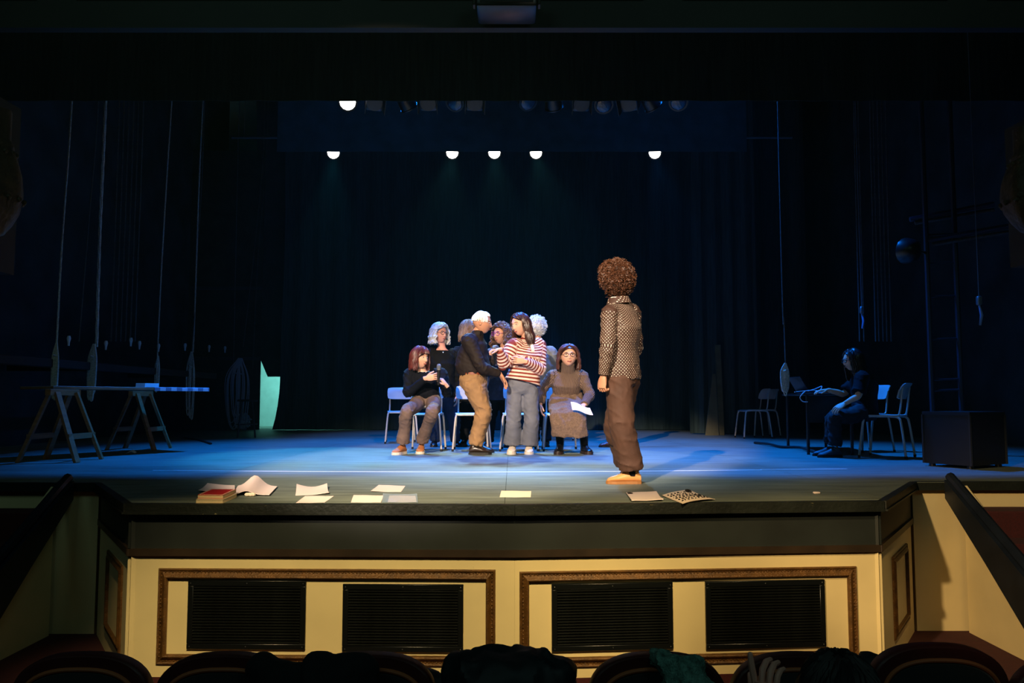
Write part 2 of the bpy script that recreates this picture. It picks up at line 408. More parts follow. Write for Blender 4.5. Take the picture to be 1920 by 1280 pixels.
for sg, side in ((-1, 'left'), (1, 'right')):
    yb = PL.y if sg < 0 else PR.y
    st = empty('staircase', (sg * 4.2, yb - .7, FZ), 0, f'red carpeted steps going up to the stage at the house {side}', 'stairs')
    for k in range(6):
        z1 = -0.19 * (k + 1); y1 = yb - 0.27 * (k + 1); 
        MB().rbox((0, y1 + .135 - (yb - .7), (z1 + FZ) / 2 - FZ), (1.35, 0.268, z1 - FZ), 0.008, 1).build('step', M_carpet, st, smooth=False)
    x = -sg * 0.81
    rl = MB(); yo = yb - .7
    pr = [(yb - .05 - yo, 0.02 - FZ), (yb - .05 - yo, -0.12 - FZ), (yb - 0.55 - yo, -0.52 - FZ), (yb - 1.05 - yo, -0.94 - FZ), (yb - 1.45 - yo, -1.12 - FZ), (yb - 1.45 - yo, -0.80 - FZ)]
    rl.prism([(x - .06, a, b) for a, b in pr], (.12, 0, 0))
    o = rl.build('stair_rail', M_rail, st, smooth=False)
    hr = MB().tube([(x, yb - .02 - yo, 0.045 - FZ), (x, yb - 1.47 - yo, -0.775 - FZ)], .035, 8); hr.build('handrail', M_rail, st)
    xc = -sg * 0.69
    ck = MB().prism([(xc - .012, yb - .01 - yo, 0.0), (xc - .012, yb - 1.66 - yo, 0.0), (xc - .012, yb - 1.45 - yo, -1.0 - FZ), (xc - .012, yb - .55 - yo, -.40 - FZ), (xc - .012, yb - .01 - yo, -.02 - FZ)], (.024, 0, 0)).build('cheek_wall', M_cream, st, smooth=False)

# ---- proscenium header, corbels and the loudspeaker over the middle
zh = at(960, 60, 5.9).z
hd = MB().box((0, 5.87, (zh + 6.4) / 2), (15, .08, 6.4 - zh)).build('trim_4', M_brownwood, smooth=False); struct(hd)
for k in range(5):
    WH = Wall(V((-6, 5.82, 0)), V((6, 5.82, 0)), 0.004); molding(WH, .4 + 2.3 * k, zh + .22, 2.4 + 2.3 * k, zh + .95, hd, M_gilt, 1.0)
for sg, side, px0, py0, py1 in ((-1, 'left', -14, 206, 446), (1, 'right', 1936, 240, 440)):
    Y = 4.6; c = at(px0, (py0 + py1) / 2, Y); hh = (at(px0, py0, Y).z - at(px0, py1, Y).z)
    r = empty('corbel', (c.x, c.y, c.z - hh / 2), 0, f'carved scroll corbel on the house {side} side of the proscenium', 'ornament')
    prof = [(0.02, 0.0), (.07, .04), (.11, .12), (.145, .22), (.16, .36), (.15, .5), (.125, .62), (.10, .70), (.105, .72), (.10, .74), (.085, .77), (.085, 1.0)]
    rr = []
    for rad, t in prof:
        rr.append([(rad * 1.02 * cos(2 * pi * j / 28) * (1 + .05 * cos(7 * 2 * pi * j / 28)), rad * sin(2 * pi * j / 28) * (1 + .05 * cos(7 * 2 * pi * j / 28)), t * hh) for j in range(28)])
    MB().rings(rr).build('scroll', mat('dusty_gilt', (64, 50, 32), .6, var=.5, vscale=14, bump=.8, bscale=40), r)
    b = MB()
    for k in range(14):
        a = 2 * pi * k / 14
        for t, q in ((.66, .115), (.30, .165)): b.ball((q * cos(a), q * sin(a), t * hh), .016, 6, 4)
    b.build('bead_row', mat('dusty_gilt', (64, 50, 32)), r)['kind'] = 'stuff'
    MB().box((sg * .35, .1, hh * .5), (.5, .6, hh * 1.4)).build('bracket_block', M_brownwood, r, smooth=False)
c = at(950, 8, 5.6)
ls = empty('loudspeaker', (c.x, c.y, c.z - .1), 0, 'wide black loudspeaker hung under the middle of the proscenium arch', 'speaker')
MB().rbox((0, 0, .12), (.44, .30, .22), .03, 2).build('cabinet', M_blackmetal, ls)
MB().box((0, -.152, .12), (.38, .01, .16)).build('grille', mat('speaker_mesh', (40, 44, 44), .7, bump=.6, bscale=200), ls, smooth=False)
for s in (-1, 1): MB().rbox((s * .235, 0, .16), (.025, .08, .16), .006, 1).build('bracket', mat('speaker_bracket', (70, 68, 60), .5, .3), ls)

# ---- stage house
struct(MB().prism([(-WX, PL.y, 0), (-WX, YB, 0), (-WX, YB, CZ), (-WX, PL.y, CZ)], (-.1, 0, 0)).build('wall_stage_left', M_blackwall, smooth=False))
struct(MB().prism([(WX, PR.y, 0), (WX, YB, 0), (WX, YB, CZ), (WX, PR.y, CZ)], (.1, 0, 0)).build('wall_stage_right', M_blackwall, smooth=False))
struct(MB().prism([(-WX, YB, 0), (WX, YB, 0), (WX, YB, CZ), (-WX, YB, CZ)], (0, .1, 0)).build('wall_back', mat('back_wall_plaster', (196, 214, 205), .8, var=.08), smooth=False))
struct(MB().prism([(-WX, 5.8, CZ), (WX, 5.8, CZ), (WX, YB, CZ), (-WX, YB, CZ)], (0, 0, .1)).build('ceiling', M_blackwall, smooth=False))

def drape(name, x0, x1, Y, z0, z1, m, label=None, amp=.05, per=.32, nz=8, bottom=None, cat='curtain', tilt=0.0, group=None, seedk=0.0):
    n = int((x1 - x0) / per * 6); P = []
    for i in range(nz + 1):
        t = i / nz; row = []
        for j in range(n + 1):
            x = x0 + (x1 - x0) * j / n; q = 2 * pi * (x - x0) / per + .9 * sin(x * 1.7 + seedk)
            y = Y + amp * sin(q) * (.55 + .45 * (1 - t)) + tilt * (x - x0)
            xx = x + (bottom(t, j / n) if bottom else 0)
            row.append((xx, y, z0 + (z1 - z0) * t))
        P.append(row)
    o = MB().grid(P, (0, .006, 0)).build(name, m, smooth=True); return tag(o, label, cat, group)
YBK = 16.6
flare = lambda t, u: (-.16 * max(0, 1 - t * 7) ** 2 if u < .05 else 0) - (.02 * sin(t * 9) if u < .05 else 0)
drape('backdrop_curtain', at(528, 700, YBK).x, 6.2, YBK, 0.01, 7.6, M_drape, 'full height black backdrop curtain closing the rear of the stage', nz=30, bottom=flare, per=.42)
b1z = at(960, 189, 8.9).z; b2z = at(960, 284, 12.3).z
drape('border_curtain', -6.3, 6.3, 8.9, b1z, 7.9, M_drape, 'nearest black border curtain above the first row of stage lanterns', amp=.012, per=.6)
drape('border_curtain', at(520, 250, 12.3).x, at(1400, 250, 12.3).x, 12.3, b2z, 7.9, M_bdrape, 'border curtain with blue spill in its colour, hanging just in front of the glowing lamps', amp=.012, per=.9)
drape('side_masking_curtain', at(1290, 600, 14.6).x, at(1420, 600, 14.6).x, 14.6, 0.02, 7.8, M_drape, 'black side masking curtain behind the two chairs in profile', amp=.05, per=.3)
# passage at the rear left: a black flat, a header board and the lit plaster beyond
f = empty('masking_flat', (at(470, 803, 16.9).x, 16.9, 0), 0, 'black masking flat, green light in its colour, beside the lit passage', 'flat')
xl = at(487, 760, 16.9).x - at(470, 803, 16.9).x
MB().box((xl - .9, 0, 3.0), (1.8, .03, 6.0)).build('panel', mat('flat_black_green_lit', (42, 52, 44), .8, var=.4, vscale=3), f, smooth=False)  # greenish light on the flat is mixed into its base colour
for zz in (.05, 1.5, 3.0): MB().box((xl - .9, -.03, zz), (1.8, .03, .07)).build('batten_rail', M_blackwall, f, smooth=False)
zt = at(510, 706, 17.2).z; xh = at(487, 740, 17.2).x
hb = MB().prism([(xh + .16, 17.2, zt), (-3.9, 17.2, zt), (-3.9, 17.2, CZ), (xh - .25, 17.2, CZ), (xh - .02, 17.2, at(490, 670, 17.2).z)], (0, .03, 0)).build('header_board', M_blackwall, smooth=False)
tag(hb, 'black board hung across the top of the lit rear passage', 'board')
light('passage_lamp', 'AREA', (-4.4, 17.6, 3.2), (-5.4, 18.9, 0.9), (0.28, 0.92, 0.88), 30, 0.4, spread=75)

# ================================================================== LANTERNS AND BARS
M_lens = mat('lit_lens', (255, 250, 240), .3, emit=(255, 250, 238), estr=9.0)
M_glass = mat('dark_lens', (40, 60, 80), .08, spec=.8)
M_can = mat('lantern_black', (26, 28, 30), .35, spec=.6, var=.3)
M_clamp = mat('clamp_steel', (120, 124, 128), .35, .8)
def lantern(kind, lit):
    r = empty('stage_lantern', (0, 0, 0))
    b = MB()
    rad, L = (.105, .30) if kind == 'par' else (.10, .26)
    tilt = Matrix.Rotation(radians(42 if not lit else 24), 4, 'X')          # lens axis: -Y tilted down
    if kind == 'par':
        prof = [(.03, .30), (.075, .27), (.09, .2), (rad, .06), (rad, 0), (rad + .012, 0), (rad + .012, -.012), (rad, -.012), (rad - .008, -.012), (rad - .008, .03)]
        m = tilt @ Matrix.Rotation(radians(90), 4, 'X') @ Matrix.Scale(-1, 4, V((0, 0, 1))) @ Matrix.Scale(-1, 4, V((0, 0, 1)))
        b.lathe([(a, -z) for a, z in prof], 20, mx=tilt @ Matrix.Rotation(radians(90), 4, 'X'))
    else:
        b.rbox((0, .10, 0), (.21, .26, .22), .03, 2, mx=tilt); b.lathe([(.085, -.02), (.095, -.02), (.095, .05), (.085, .05)], 18, mx=tilt @ Matrix.Rotation(radians(90), 4, 'X'))
        for k in range(4): b.box((0, .06 + .035 * k, .115), (.16, .012, .015), mx=tilt)
    b.build('can' if kind == 'par' else 'housing', M_can, r)
    ln = MB().ball((0, -.012 if kind == 'par' else -.03, 0), (.096, .02, .096), 20, 6, mx=tilt)
    ln.build('lens', M_lens if lit else M_glass, r)
    y = MB().tube([tilt @ V((-.125, .09, 0)), (-.13, .05, .14), (-.10, .05, .22), (.10, .05, .22), (.13, .05, .14), tilt @ V((.125, .09, 0))], .011, 6); y.build('yoke', M_can, r)
    c = MB().rbox((0, .05, .25), (.04, .05, .08), .008, 1); c.tube([(0, .05, .25), (.05, .02, .25)], .009, 6); c.build('clamp', M_clamp, r)
    if kind != 'par':
        for s in (-1, 1):
            MB().add([tilt @ V(p) for p in ((s * .10, -.03, .09), (s * .10, -.03, -.09), (s * .115, -.15, -.10), (s * .115, -.15, .10), (s * .104, -.03, .09), (s * .104, -.03, -.09), (s * .119, -.15, -.10), (s * .119, -.15, .10))],
                     [(0, 1, 2, 3), (7, 6, 5, 4), (0, 4, 5, 1), (2, 6, 7, 3), (0, 3, 7, 4), (1, 5, 6, 2)]).build('barn_door', M_can, r, smooth=False)
    return r
Yb1, Yb2 = 9.35, 12.75
for nm, Y, z, lab in (('lighting_bar', Yb1 + .05, at(960, 188, Yb1).z + .26, 'steel lighting bar behind the nearest border curtain'), ('lighting_bar', Yb2 + .05, at(960, 285, Yb2).z + .26, 'steel lighting bar carrying the five glowing lamps')):
    br = empty(nm, (0, Y, z), 0, lab, 'bar'); MB().tube([(-4.6, 0, 0), (4.6, 0, 0)], .024, 10).build('pipe', M_clamp, br)
    for x in (-4.4, -1.5, 1.5, 4.4): MB().tube([(x, 0, 0), (x, 0, CZ - z)], .004, 5).build('suspension_line', M_darkrope, br)
litp = None
rowlab = {625: 'glowing stage lantern at the left end of the rear bar', 848: 'glowing stage lantern left of the middle one on the rear bar', 927: 'glowing stage lantern in the middle of the rear bar', 1005: 'glowing stage lantern right of the middle one on the rear bar', 1228: 'glowing stage lantern at the right end of the rear bar'}
for px, rz in ((625, .35), (848, .08), (927, 0), (1005, -.05), (1228, -.35)):
    c = at(px, 286, Yb2)
    if litp is None: litp = lantern('par', True); litp.location = c; litp.rotation_euler = (0, 0, rz); tag(litp, rowlab[px], 'stage light', 'lit lanterns'); 
    else: copy_tree(litp, c, rz, rowlab[px], 'lit lanterns')
copy_tree(litp, at(652, 191, Yb1), .1, 'glowing stage lantern at the left of the nearer bar', 'lit lanterns')
pa = pb = None
for k, (px, py, kind, rz, lab) in enumerate((
    (702, 190, 'box', .3, 'unlit box lantern beside the glowing one on the nearer bar'), (765, 194, 'par', 2.6, 'unlit can lantern turned backwards left of centre on the nearer bar'),
    (803, 190, 'box', 0, 'unlit box lantern second from the glowing one on the nearer bar'), (853, 191, 'par', -.3, 'unlit can lantern left of centre, between two box lanterns'),
    (890, 190, 'box', .1, 'unlit box lantern just left of the gap in the middle of the nearer bar'), (990, 190, 'par', .5, 'unlit can lantern just right of the gap in the middle of the nearer bar'),
    (1040, 194, 'par', 2.9, 'unlit can lantern facing upstage right of the middle gap'), (1090, 191, 'box', 0, 'unlit box lantern third to the right of the middle gap'),
    (1132, 195, 'par', .0, 'slightly lower unlit can lantern on the right of the nearer bar'), (1180, 191, 'box', -.4, 'unlit box lantern just right of the slightly lower can'),
    (1228, 193, 'par', 2.3, 'unlit can lantern second from the right end of the nearer bar'), (1272, 190, 'par', -.2, 'unlit can lantern at the right end of the nearer bar'))):
    c = at(px, py + 1, Yb1) + V((0, .1 if rz > 2 else 0, 0))
    if kind == 'box':
        if pb is None: pb = lantern('box', False); pb.location = c; pb.rotation_euler = (0, 0, rz); tag(pb, lab, 'stage light', 'unlit lanterns')
        else: copy_tree(pb, c, rz, lab, 'unlit lanterns')
    else:
        if pa is None: pa = lantern('par', False); pa.location = c; pa.rotation_euler = (0, 0, rz); tag(pa, lab, 'stage light', 'unlit lanterns')
        else: copy_tree(pa, c, rz, lab, 'unlit lanterns')
# ================================================================== PEOPLE
def remesh(mb, voxel, name, smooth_n=3):
    me = mb.mesh('tmp'); o = bpy.data.objects.new('tmp', me); COL.objects.link(o)
    bm = bmesh.new(); bm.from_mesh(me); bmesh.ops.recalc_face_normals(bm, faces=bm.faces[:]); bm.to_mesh(me); bm.free()
    r = o.modifiers.new('r', 'REMESH'); r.mode = 'VOXEL'; r.voxel_size = voxel
    if smooth_n: s = o.modifiers.new('s', 'SMOOTH'); s.factor = 0.5; s.iterations = smooth_n
    dg = bpy.context.evaluated_depsgraph_get(); dg.update()
    m2 = bpy.data.meshes.new_from_object(o.evaluated_get(dg)); m2.name = name
    bpy.data.objects.remove(o); bpy.data.meshes.remove(me); return m2
def lerp(a, b, t): return a + (b - a) * t
def ell(c, lat, fwd, hw, hd, n=20, p=2.3, bfl=1.0):
    out = []
    for j in range(n):
        a = 2 * pi * j / n; x, y = cos(a), sin(a)
        x = math.copysign(abs(x) ** (2 / p), x); y = math.copysign(abs(y) ** (2 / p), y)
        if y < 0: y *= bfl
        out.append(c + lat * hw * x + fwd * hd * y)
    return out
def curve_rad(pts, rads, n=6):
    P = spline(pts, n); R = []
    for i in range(len(rads) - 1):
        for k in range(n): R.append(rads[i] + (rads[i + 1] - rads[i]) * (k / n))
    R.append(rads[-1]); return P, R
def wrinkle(me, amp, f=9.0, vert=1.0, seed=0.0, zones=None):
    nrm = [v.normal.copy() for v in me.vertices]
    for v, n in zip(me.vertices, nrm):
        p = V((v.co.x * f + seed, v.co.y * f, v.co.z * f * vert)) * 1.35
        a = noise.noise(p); b = 1 - abs(noise.noise(p * 1.7 + V((5, 3, 1)))) * 2
        k = 1.0
        if zones: k = .35 + sum(max(0, 1 - (v.co - c).length / r) for c, r in zones)
        r = 1 - abs(noise.noise(V((p.x * .8 + p.z * .9, p.y * .8 - p.z * .9, p.z * .9)) + V((9, 2, 4)))) * 2.6
        v.co += n * amp * k * (a * .35 + b * b * .55 * (1 if b > 0 else 0) + (r * r * 1.25 if r > 0 else 0) - .25)
    me.update()

def head_verts(mb, M, fem=True, mi=0):
    nu, nv = 40, 34; rr = []
    for i in range(nv + 1):
        th = pi * (0.02 + .96 * i / nv); row = []
        for j in range(nu):
            ph = 2 * pi * j / nu                               # 0 = front (-Y)
            x, y, z = .074 * sin(th) * sin(ph), -sin(th) * cos(ph), .115 * cos(th)
            y = y * (.092 if y < 0 else .100)
            if z < -.01:
                t = min(1, (-.01 - z) / .1)
                x *= 1 - (.26 if fem else .18) * t ** 1.7
                if y > 0: y *= 1 - .55 * t
                else: y *= 1 + .16 * t * t
            if y < 0:
                g = lambda cx, cz, sx, sz: math.exp(-((x - cx) / sx) ** 2 - ((z - cz) / sz) ** 2)
                fr = min(1, -y / .04)
                nose = 0.0
                if -.05 < z < .03:
                    pz = (.03 - z) / .062 if z > -.032 else max(0, (z + .05) / .018)
                    nose = .022 * pz * math.exp(-(x / (.010 + .006 * pz)) ** 2)
                d = nose - .010 * (g(.031, .010, .016, .012) + g(-.031, .010, .016, .012)) + .005 * (g(.03, .034, .022, .008) + g(-.03, .034, .022, .008))
                d += .007 * g(0, -.058, .018, .006) + .006 * g(0, -.072, .016, .006) - .003 * g(0, -.065, .022, .002) + .006 * g(0, -.098, .018, .012) + .005 * (g(.042, -.025, .02, .02) + g(-.042, -.025, .02, .02))
                y -= d * fr
            row.append((x, y, z))
        rr.append(row)
    mb.rings(rr, True, mi, M)
    for s in (-1, 1):
        mb.ball((s * .075, .012, -.005), (.010, .020, .031), 10, 8, mi, M)
        mb.ball((s * .081, .018, .004), (.008, .016, .022), 8, 6, mi, M)

def hand_verts(mb, wr, d, n, t, curl=35, sc_=1.0, mi=0, spread=6, idx_curl=None):
    """wr wrist, d finger direction, n palm normal, t thumb side"""
    d = d.normalized(); t = (t - d * t.dot(d)).normalized(); n2 = d.cross(t); n = n2 if n2.dot(n) > 0 else -n2
    s = sc_
    mb.rings([ell(wr + d * a * s, t, n, w_ * s, h * s, 12, 2.6) for a, w_, h in ((-.03, .026, .020), (0, .027, .019), (.03, .036, .016), (.06, .040, .0145), (.085, .038, .0125), (.094, .033, .010))], True, mi)
    Ls = ((.030, .070, .0092), (.0105, .080, .0096), (-.010, .075, .0092), (-.029, .058, .0080))
    for k, (off, L, r) in enumerate(Ls):
        c0 = curl if (idx_curl is None or k) else idx_curl
        sp = radians(spread * (1.5 - k)); dd = (d * cos(sp) + t * sin(sp)).normalized()
        p = wr + d * .086 * s + t * off * s; P = [p - dd * .014 * s, p]; R = [r * s, r * s]; ang = 0
        for seg, fr in enumerate((.46, .31, .23)):
            ang += radians(c0 * (.7 if seg == 0 else 1.0)); q = dd * cos(ang) + n * sin(ang); p = p + q * L * fr * s; P.append(p); R.append(r * s * (.93, .86, .72)[seg])
        mb.tube(P, R, 8, mi, round_ends=True)
    p = wr + d * .022 * s + t * .026 * s; P = [wr + d * .012 * s + t * .012 * s, p]; R = [.013 * s, .0125 * s]
    for a, L, r in ((38, .034, .0110), (22, .030, .0098), (12, .024, .0080)):
        q = (d * cos(radians(a)) + t * sin(radians(a)) + n * .35).normalized(); p = p + q * L * s; P.append(p); R.append(r * s)
    mb.tube(P, R, 8, mi, round_ends=True)

def hair_mesh(M, n=160, L=.10, r=.010, vol=.014, bangs=False, amp=.004, freq=9, fz=.95, front=50, seed=1, flare=.25, back=98, part=0.0, seg=5, top0=8, jitter=.004, wisp=0.0):
    rnd = random.Random(seed); mb = MB()
    ax, ay, az = .077 + vol, .101 + vol, .114 + vol
    def S(th, ph, k=1.0): return V((ax * sin(th) * sin(ph) * k, .006 - (ay * sin(th) * cos(ph)) * k, az * cos(th) * k))
    rr = []                                                   # under-cap
    for i in range(9):
        row = []
        for j in range(28):
            ph = 2 * pi * j / 28; a = abs((ph + pi) % (2 * pi) - pi)
            e = front if a < fz * .7 else (front + (back - front) * min(1, (a - fz * .7) / .5))
            row.append(S(radians(2 + (e - 2) * i / 8), ph, .94))
        rr.append(row)
    mb.rings(rr, True, 0, M)
    for i in range(n):
        ph0 = rnd.uniform(-pi, pi); a0 = abs(ph0); P = []
        th0 = radians(top0 + rnd.random() * 28); frontal = a0 < fz
        q = rnd.uniform(0, 6.28); dr = rnd.uniform(-jitter, jitter); Lk = L * rnd.uniform(.82, 1.06); rk = r * rnd.uniform(.7, 1.15)
        sgn = 1 if ph0 > part else -1
        if frontal and bangs: the, drop = radians(rnd.uniform(60, 70)), 0
        elif frontal and L < .02: the, drop = radians(front - 4 + rnd.random() * 6), 0
        else: the, drop = radians(back if L > .02 else back + rnd.uniform(-6, 10)), (Lk if L > .02 else 0)
        m = 7
        for k in range(m + 1):
            t = k / m; th = th0 + (the - th0) * t; ph = ph0
            if frontal and not bangs and L >= .02:
                tgt = sgn * (fz + .12 + .25 * rnd.random() * 0 + .2 * (a0 / fz)); ph = ph0 + (tgt - ph0) * min(1, t * 1.7)
            p = S(th, ph); nn = V((p.x, p.y, p.z)).normalized()
            w_ = amp * sin(freq * t * 1.3 + q); w2 = amp * cos(freq * t * 1.3 + q)
            tg = V((cos(ph), sin(ph), 0)); P.append(p + nn * (dr + w_ * .7) + tg * w2)
        if drop:
            b = P[-1]; out = V((b.x, b.y, 0)).normalized()
            for k in range(1, 7):
                t = k / 6; fl = flare * (t - .75 * t * t) * drop
                tg = V((-out.y, out.x, 0)); P.append(b + V((0, 0, -drop * t)) + out * (fl + amp * sin(freq * (1.3 + t * drop * 9) + q)) + tg * amp * cos(freq * (1.3 + t * drop * 9) + q))
        R = [rk * (.8 + .2 * min(1, k / 3)) * (1 - .55 * max(0, (k / (len(P) - 1) - .6) / .4)) for k in range(len(P))]
        mb.tube([M @ p for p in P], R, seg, 0)
    if wisp:
        for i in range(int(n * wisp)):
            th, ph = radians(rnd.uniform(5, back)), rnd.uniform(-pi, pi)
            if abs(ph) < fz and th > radians(front): continue
            p = S(th, ph, 1.0); P = []; q = rnd.uniform(0, 6)
            nn = p.normalized()
            for k in range(6):
                t = k / 5; P.append(M @ (p + nn * (.022 * t) + V((cos(q + 5 * t), sin(q + 5 * t), .6 * sin(q + 4 * t))) * .010))
            mb.tube(P, .0035, 4, 0)
    return mb
def afro_mesh(M, rx, ry, rz, c, n=1500, seed=3):
    rnd = random.Random(seed); mb = MB(); nu, nv = 36, 26; rr = []
    for i in range(nv + 1):
        th = pi * (.03 + .94 * i / nv); row = []
        for j in range(nu):
            ph = 2 * pi * j / nu; d = V((sin(th) * sin(ph), -sin(th) * cos(ph), cos(th))); k = .90 + .10 * noise.noise(d * 4 + V((seed, 0, 0))) + .05 * noise.noise(d * 11)
            p = V((d.x * rx * k, d.y * ry * k, d.z * rz * k)) + c
            if p.y < -.05 and p.z < .05 and abs(p.x) < .08: p.y = max(p.y, -.062)
            row.append(p)
        rr.append(row)
    mb.rings(rr, True, 0, M)
    for i in range(n):
        z = rnd.uniform(-.92, 1); ph = rnd.uniform(-pi, pi); s_ = sqrt(1 - z * z); d = V((s_ * sin(ph), -s_ * cos(ph), z))
        if d.y < -.5 and d.z < .35 and abs(d.x) < .65: continue
        k0 = .86 + .08 * noise.noise(d * 4 + V((seed, 0, 0))); q = rnd.uniform(0, 6.3); L = rnd.uniform(.02, .045); ax = d.orthogonal().normalized(); bx = d.cross(ax); P = []
        for k in range(7):
            t = k / 6; a = q + t * 9; rad = .008 + .004 * t
            P.append(M @ (V((d.x * rx * k0, d.y * ry * k0, d.z * rz * k0)) + c + d * L * t + ax * cos(a) * rad + bx * sin(a) * rad))
        mb.tube(P, .0022, 3, 0)
    return mb

M_eye = mat('eye_white', (225, 220, 214), .3); M_iris = mat('eye_dark', (40, 26, 18), .2)
def skin(name, rgb): return mat(name, rgb, .55, spec=.4, var=.08, vscale=14)
SK = skin('skin_light', (222, 168, 138)); SK2 = skin('skin_tan', (196, 140, 108)); SK3 = skin('skin_rosy', (224, 160, 140))

def shoe(parent, ank, toe, m_up, m_sole, sole_h=.022, boot=0.0, name='shoe', wide=1.0, laces=None, floorz=0.0):
    """ankle joint, toe tip direction; sole rests on the floor"""
    f = V((toe.x - ank.x, toe.y - ank.y, 0)); L = .255; f = f.normalized(); lat = V((-f.y, f.x, 0))
    heel = V((ank.x, ank.y, floorz)) - f * .065
    prof = [(0, .028, .055, .0), (.03, .034, .085, 0), (.07, .037, .098, 0), (.11, .038, .085, 0), (.15, .042, .064, 0), (.19, .046, .050, 0), (.225, .041, .040, 0), (.248, .026, .028, 0), (.257, .010, .016, 0)]
    up = MB(); rr = []
    for a, w_, h, _ in prof:
        row = []; hh = h - sole_h * .2
        for j in range(16):
            g = 2 * pi * j / 16; x, z = cos(g), sin(g); x = math.copysign(abs(x) ** .75, x)
            zz = sole_h * .8 + hh * (.5 + .5 * z)
            row.append(heel + f * a + lat * (x * w_ * wide * (1 - .25 * max(0, z))) + V((0, 0, zz)))
        rr.append(row)
    up.rings(rr)
    if boot:
        up.rings([ell(heel + f * (.055 - .004 * k) + V((0, 0, .07 + boot * k / 4)), lat, f, .042 + .002 * k, .050 + .003 * k, 16) for k in range(5)])
    else:
        up.rings([ell(heel + f * .052 + V((0, 0, z)), lat, f, w_, w_ * 1.2, 16) for z, w_ in ((.06, .036), (.095, .034), (.105, .031))])
    o = up.build(name, m_up, parent)
    so = MB(); ol = []
    for a, w_ in ((-.006, .016), (.0, .030), (.03, .038), (.07, .039), (.11, .039), (.15, .045), (.19, .050), (.225, .046), (.25, .030), (.264, .010)): ol.append((a, w_ * wide))
    poly = [heel + f * a + lat * w_ for a, w_ in ol] + [heel + f * a - lat * w_ for a, w_ in reversed(ol)]
    poly = [V((p.x, p.y, floorz)) for p in poly]; so.prism(poly, (0, 0, sole_h)); so.build('sole', m_sole, o, smooth=False)
    if laces:
        lm = MB()
        for k in range(5 if boot else 4):
            if boot and k > 1: c = heel + f * (.107 - .006 * (k - 2)) + V((0, 0, .085 + .035 * (k - 1)))
            else: c = heel + f * (.165 - .022 * k) + V((0, 0, .062 + .010 * k))
            lm.tube([c - lat * .022 + f * .004, c + V((0, 0, .010)), c + lat * .022 - f * .004], .0035, 5)
        lm.build('laces', laces, o)
    return o

def glasses(parent, M, m, r=.021):
    g = MB()
    for s in (-1, 1):
        g.tube([M @ V((s * .032 + r * cos(a) * 1.12, -.098 - .004 * 0 + .006 * abs(cos(a)) * (1 if s * cos(a) > 0 else 0), .008 + r * sin(a))) for a in [2 * pi * k / 14 for k in range(15)]], .0028, 5)
        g.tube([M @ V((s * .055, -.092, .012)), M @ V((s * .074, -.05, .012)), M @ V((s * .078, .02, .008))], .0022, 5)
    g.tube([M @ V((-.011, -.100, .012)), M @ V((0, -.106, .015)), M @ V((.011, -.100, .012))], .0022, 5)
    return g.build('glasses', m, parent)

